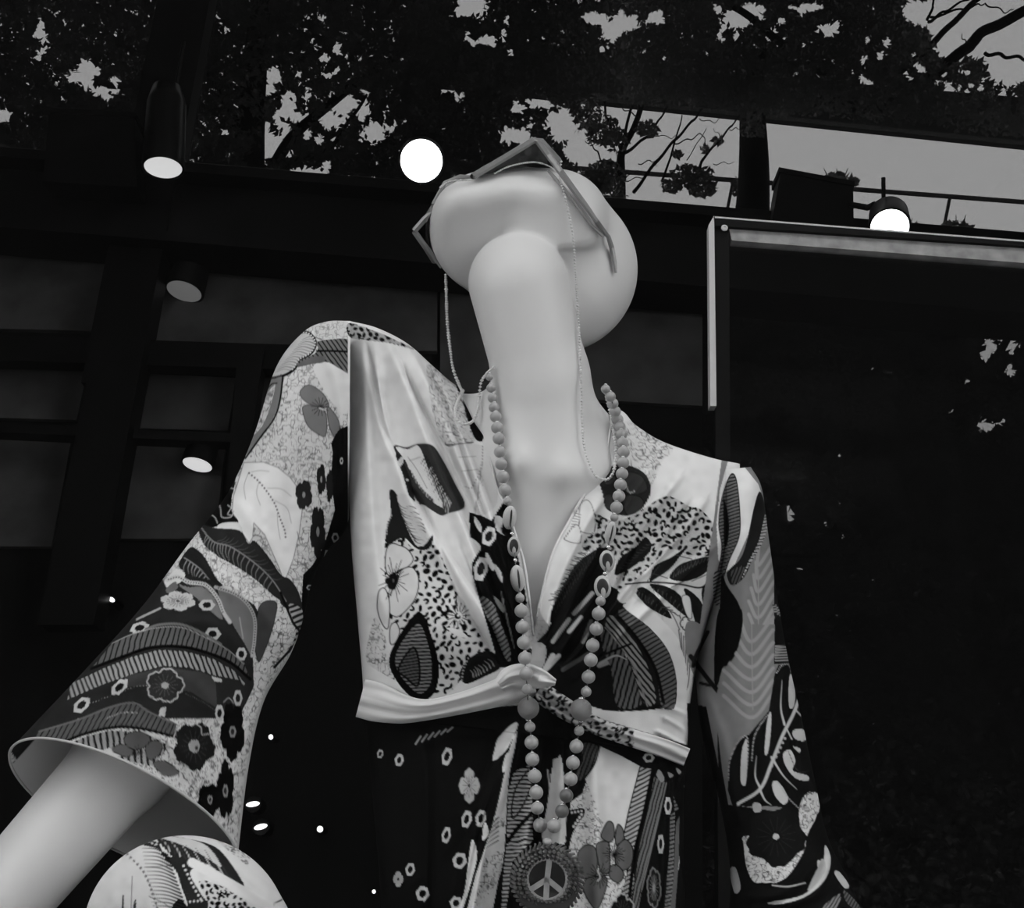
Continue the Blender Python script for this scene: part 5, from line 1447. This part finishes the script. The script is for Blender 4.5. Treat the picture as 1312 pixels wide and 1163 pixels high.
LEFT = [(627, 483, 5), (629, 497, 6), (631, 510, 6.5), (633, 522, 7), (635, 534, 7.5), (637, 548, 8), (639, 562, 8), (640.5, 579, 8), (642, 594.5, 8), (644.6, 611, 8.3), (647, 628, 8.3), (650, 642, 5.5), ('cowrie', 653, 663, 9, 15.5, -.1),
        (656, 684, 3), ('ring', 658.5, 700, 8.5, 13, 0), (660, 718, 3), ('cowrie', 663, 741, 9.5, 17.5, .1), (666, 766, 6.2), (668, 782.5, 8.8), (669.3, 803, 8.8), (671, 823, 8.8), (672.5, 843, 8.8), (674, 863, 8.8), (675.5, 883, 7), ('big', 677, 907, 14), (679, 931, 7),
        (681, 951, 9), (682, 972.5, 9), (685, 994, 9), (687, 1015, 9), (688.5, 1035, 8.3), (692, 1057, 9.2)]
RIGHT = [(776, 498.5, 6), (782, 508, 7), (785, 517, 7.5), (788, 527, 7.5), (791, 537, 7.8), (794, 547, 7.8), (796, 557, 7.8), (797.6, 567.5, 7.8), (799, 579, 8), (798.4, 593, 8), (797, 607, 8), (795, 621, 8.2), (793, 635.6, 8.2), (790, 650, 8.2), (787, 663, 5.5), ('cowrie', 782, 682.5, 7, 15, -.2),
         (779.5, 701, 3), ('ring', 778, 718.5, 10, 14, .1), (775, 735, 3), ('ring', 772, 752, 11, 15, .1), (769.5, 770, 6.5), (767, 786, 8.8), (764, 805.5, 8.8), (759.4, 826.5, 8.8), (757, 845.5, 8.8), (754, 867, 8.8), (751, 886, 6.8), ('big', 744.5, 909, 14), (742, 936, 6.5),
         (738.5, 956, 9), (734, 977, 9), (731, 998, 9), (725.5, 1019, 9, 1), (720, 1039, 9, 1), (710, 1058, 9.2)]
prev = None
for strand in (LEFT, RIGHT):
    zs = []
    for b in strand:
        x, y = (b[1], b[2]) if isinstance(b[0], str) else (b[0], b[1])
        r = b[3] if isinstance(b[0], str) else b[2]
        zs.append(hang(x, y, r))
    zs = np.array(zs); zs = np.minimum(zs, np.convolve(np.pad(zs, 2, mode='edge'), np.ones(5) / 5, 'valid'))
    pts = []
    for b, z in zip(strand, zs):
        if isinstance(b[0], str):
            kind, x, y, rx = b[:4]
            if kind == 'big':
                ball('bead', x, y, z, 14, M_['rough_bead'], neck)
                for s_ in (-1, 1): ball('spacer', x, y + s_ * 15, z, 4, M_['silver'], neck, 1.8, 4)
            elif kind == 'cowrie':
                o = ball('cowrie_shell', x, y, z, rx, M_['shell'], neck, b[4], rx * .7, b[5])
                ball('shell_slit', 0, 0, 0, 1, M_['hole'], None).parent = o
                sl_ = o.children[0]; sl_.location = (.18, 0, .93); sl_.rotation_euler = (0, 0, 0); sl_.scale = (.16, .72, .12)
            else:
                # hollow shell: a rim around a dark opening with the inner column
                o = ball('shell_link', x, y, z, rx, M_['shell'], neck, b[4], rx * .55, b[5])
                for (nm, mt, lc, sc_) in (('opening', 'hole', (0, .05, .62), (.7, .72, .5)), ('column', 'shell', (0, -.35, .95), (.28, .5, .25))):
                    p = ball(nm, 0, 0, 0, 1, M_[mt], None); p.parent = o
                    p.location = lc; p.rotation_euler = (0, 0, 0); p.scale = sc_
            pts.append((x, y, z))
        else:
            x, y, r = b[:3]
            ball('bead', x, y, z, r, M_['silver'] if r < 4 else M_['beadd' if len(b) > 3 else 'bead'], neck, r * .97)
            if r > 4: ball('spacer', x, y - r, z, 2.4, M_['silver'], neck, 1.4, 2.4)
            pts.append((x, y, z))
    P = np.array(pts); MB().tube(sculpt(P[:, 0], P[:, 1], P[:, 2]), .0006, 5).build('string', M_['cord'], neck, True)
# pendant: cord rosette with carved peace sign
zc = min(surf(701, 1126, 8), surf(680, 1110, 4), surf(725, 1120, 4)) - 10


def pen(x, y, d=0.0): return sculpt(np.array(x, float), np.array(y, float), zc + np.asarray(d, float))


fr_mb = MB()
for rr, n, tw, l, h in ((41, 44, .55, 13, 0), (35, 38, .55, 12, -3), (30, 34, .55, 10, -5)):
    for k in range(n):
        a = 2 * math.pi * k / n; a2 = a + tw * .45
        p0 = (701 + (rr - l * .55) * math.cos(a), 1126 + (rr - l * .55) * math.sin(a)); p1 = (701 + (rr + l * .5) * math.cos(a2), 1126 + (rr + l * .5) * math.sin(a2))
        m = ((p0[0] + p1[0]) / 2, (p0[1] + p1[1]) / 2)
        fr_mb.tube(pen([p0[0], m[0], p1[0]], [p0[1], m[1], p1[1]], [h, h - 5, h + 1]), [.0012, .0020, .0013], 6)
pend = MB().tube(pen([701, 701], [1126, 1126.0], [6, -1]), .030, 40).build('pendant', M_['hole'], neck)
fr = fr_mb.build('cord_rosette', M_['cord'], pend); fr['kind'] = 'stuff'
sg = MB()
k_ = lens_scale(zc)
NB = 56
prof = [(23.2, -5), (24.5, -8.5), (28, -8.5), (29.2, -5), (28.6, -1), (23.6, -1)]
V = []
for i in range(NB):
    a = 2 * math.pi * i / NB
    for (r, d) in prof: V.append(pen(701 + r * math.cos(a) * 1.0 * (.82 if False else 1), 1126 + r * math.sin(a), d))
m = len(prof)
sg.add(V, [(i * m + j, i * m + (j + 1) % m, ((i + 1) % NB) * m + (j + 1) % m, ((i + 1) % NB) * m + j) for i in range(NB) for j in range(m)])
for (a0, r0, r1) in ((-math.pi / 2 + .12, 0, 25), (math.pi / 2 + .06, 0, 25), (math.pi * .80 + .06, 0, 25), (math.pi * .20 + .06, 0, 25)):
    c, s_ = math.cos(a0), math.sin(a0); nx, ny = -s_, c; w = 3.6
    P = []
    for d in (-8, -1):
        for (r, q_) in ((r0, -w), (r1, -w), (r1, w), (r0, w)): P.append(pen(701 + c * r + nx * q_, 1126 + s_ * r + ny * q_, d))
    sg.hexa(P)
sg.build('peace_sign', M_['wood'], pend)
ball('bead', 701, 1078, zc - 2, 6, M_['bead'], neck, 4.5)

# ------------------------------------------------------------------ sunglasses with bead chain
sung = empty('sunglasses', tuple(sculpt(640, 220, 200)), 'angular grey-framed sunglasses with smoky lenses pushed on upturned mannequin face', 'sunglasses')


def frame_tube(pts, w, name, parent, mt='acetate', n=4):
    P = np.array(pts, float)
    return MB().tube(sculpt(P[:, 0], P[:, 1], P[:, 2]), w, n).build(name, M_[mt], parent)


def lens_px(name, rim, parent):
    P = np.array(rim, float); f = sculpt(P[:, 0], P[:, 1], P[:, 2]); b = sculpt(P[:, 0], P[:, 1], P[:, 2] + 2.5)
    n = len(P); mb = MB(); mb.add(np.vstack([f, b]), [tuple(range(n)), tuple(range(2 * n - 1, n - 1, -1))] + [(i, (i + 1) % n, n + (i + 1) % n, n + i) for i in range(n)])
    return mb.build(name, M_['lens'], parent)


# rim corners stand proud of the face on either side; the face hides the rest
RIMR = [(606, 226, 226), (645, 203, 238), (683, 180, 250), (694, 181, 256), (716, 206, 276), (704, 203, 320), (660, 205, 330), (626, 213, 290)]
RIML = [(531, 296, 262), (545, 280, 258), (556, 264, 250), (550, 285, 290), (550, 310, 300), (556, 334, 300), (545, 316, 275)]
fr_ = None
for nm, rim in (('rim', RIMR), ('rim', RIML)):
    P = np.array(rim + rim[:1], float)
    o = MB().tube(sculpt(P[:, 0], P[:, 1], P[:, 2]), .0042, 6, False).build(nm, M_['acetate'], sung)
    lens_px('lens', rim, o)
frame_tube([(606, 228, 250), (590, 226, 252), (570, 234, 250), (555, 262, 250)], .0028, 'bridge', sung, n=8)
def onto(pts, out=3, rad=1):
    return [(x, y, (surf(x, y, rad) if surf(x, y, rad) is not None else 150) - out) for x, y in pts]


tmp = onto([(735, 243), (750, 263), (764, 283), (779, 303)], 7)
frame_tube([(690, 182, 250), (704, 200, 242), (719, 221, tmp[0][2] + 4)] + tmp, [.0042, .0042, .0041, .004, .0037, .0034, .003], 'temple', sung, n=6)
frame_tube(onto([(703, 219), (722, 241), (742, 268), (757, 288), (773, 303)], 4), .0022, 'temple_lining', sung, n=6)
frame_tube(onto([(779, 302), (784, 318), (787, 334), (789, 349)], 5), [.003, .0036, .0034, .002], 'temple_tip', sung, n=6)
frame_tube([(531, 297, 262), (548, 318, 270), (566, 342, 285)], .003, 'temple', sung, n=6)


def seed_chain(name, pts, r, parent, drop=None, spacing=1.75):
    P = spline(np.array(pts, float), 300)
    s = np.concatenate([[0], np.cumsum(np.linalg.norm(np.diff(P, axis=0), axis=1))])
    mb = MB(); core = []
    V0 = [(0, 0, 1), (0, 0, -1)] + [(math.cos(a), math.sin(a), 0) for a in np.arange(6) * math.pi / 3]
    F0 = [(0, 2 + i, 2 + (i + 1) % 6) for i in range(6)] + [(1, 2 + (i + 1) % 6, 2 + i) for i in range(6)]
    for d in np.arange(0, s[-1], r * spacing):
        p = [np.interp(d, s, P[:, k]) for k in range(3)]
        c = sculpt(*[np.array(x) for x in p]); k = lens_scale(p[2]) * r * (.85 + .3 * random.random())
        mb.add([c + k * np.array(v) for v in V0], F0)
    o = mb.build(name, M_['chain'], parent, True); o['kind'] = 'stuff'
    o['label'] = 'glittering strand of tiny pale glass beads'
    return o


# strand from the near temple over the neck to the collar loop
c1 = [(719, 207, 238), (717, 225, 228)] + onto([(722, 245)], 6) + onto([(729, 275), (734, 300)], 6) + onto([(737, 340), (740, 390), (743, 440), (745, 490), (746, 540), (749, 575), (757, 598)], 5)
seed_chain('bead_chain', c1, 2.1, sung, spacing=2.1)
c2 = onto([(757, 600), (766, 612), (778, 614), (786, 604), (789, 580), (786, 555), (782, 530), (777, 508), (772, 496)], 8)
seed_chain('bead_chain', c2, 2.6, sung)
c3 = [(571, 352, 290), (572, 380, 260), (573, 410, 230), (576, 440, 205), (580, 470, 180)] + onto([(587, 490), (593, 503)], 6)
seed_chain('bead_chain', c3, 2.6, sung)
c4 = onto([(593, 500), (586, 515), (583, 532), (592, 543), (605, 540), (612, 525), (614, 505), (617, 488), (626, 476), (634, 470)], 7)
seed_chain('bead_chain', c4, 2.6, sung)
c5 = onto([(564, 240), (572, 234), (582, 231), (594, 231), (606, 230)], 3)
seed_chain('bead_chain', c5, 1.6, sung)
c6 = [(634, 222, 235), (650, 214, 238), (670, 209, 242), (688, 208, 246), (704, 213, 240), (716, 222, 232)]
seed_chain('bead_chain', c6, 1.6, sung)
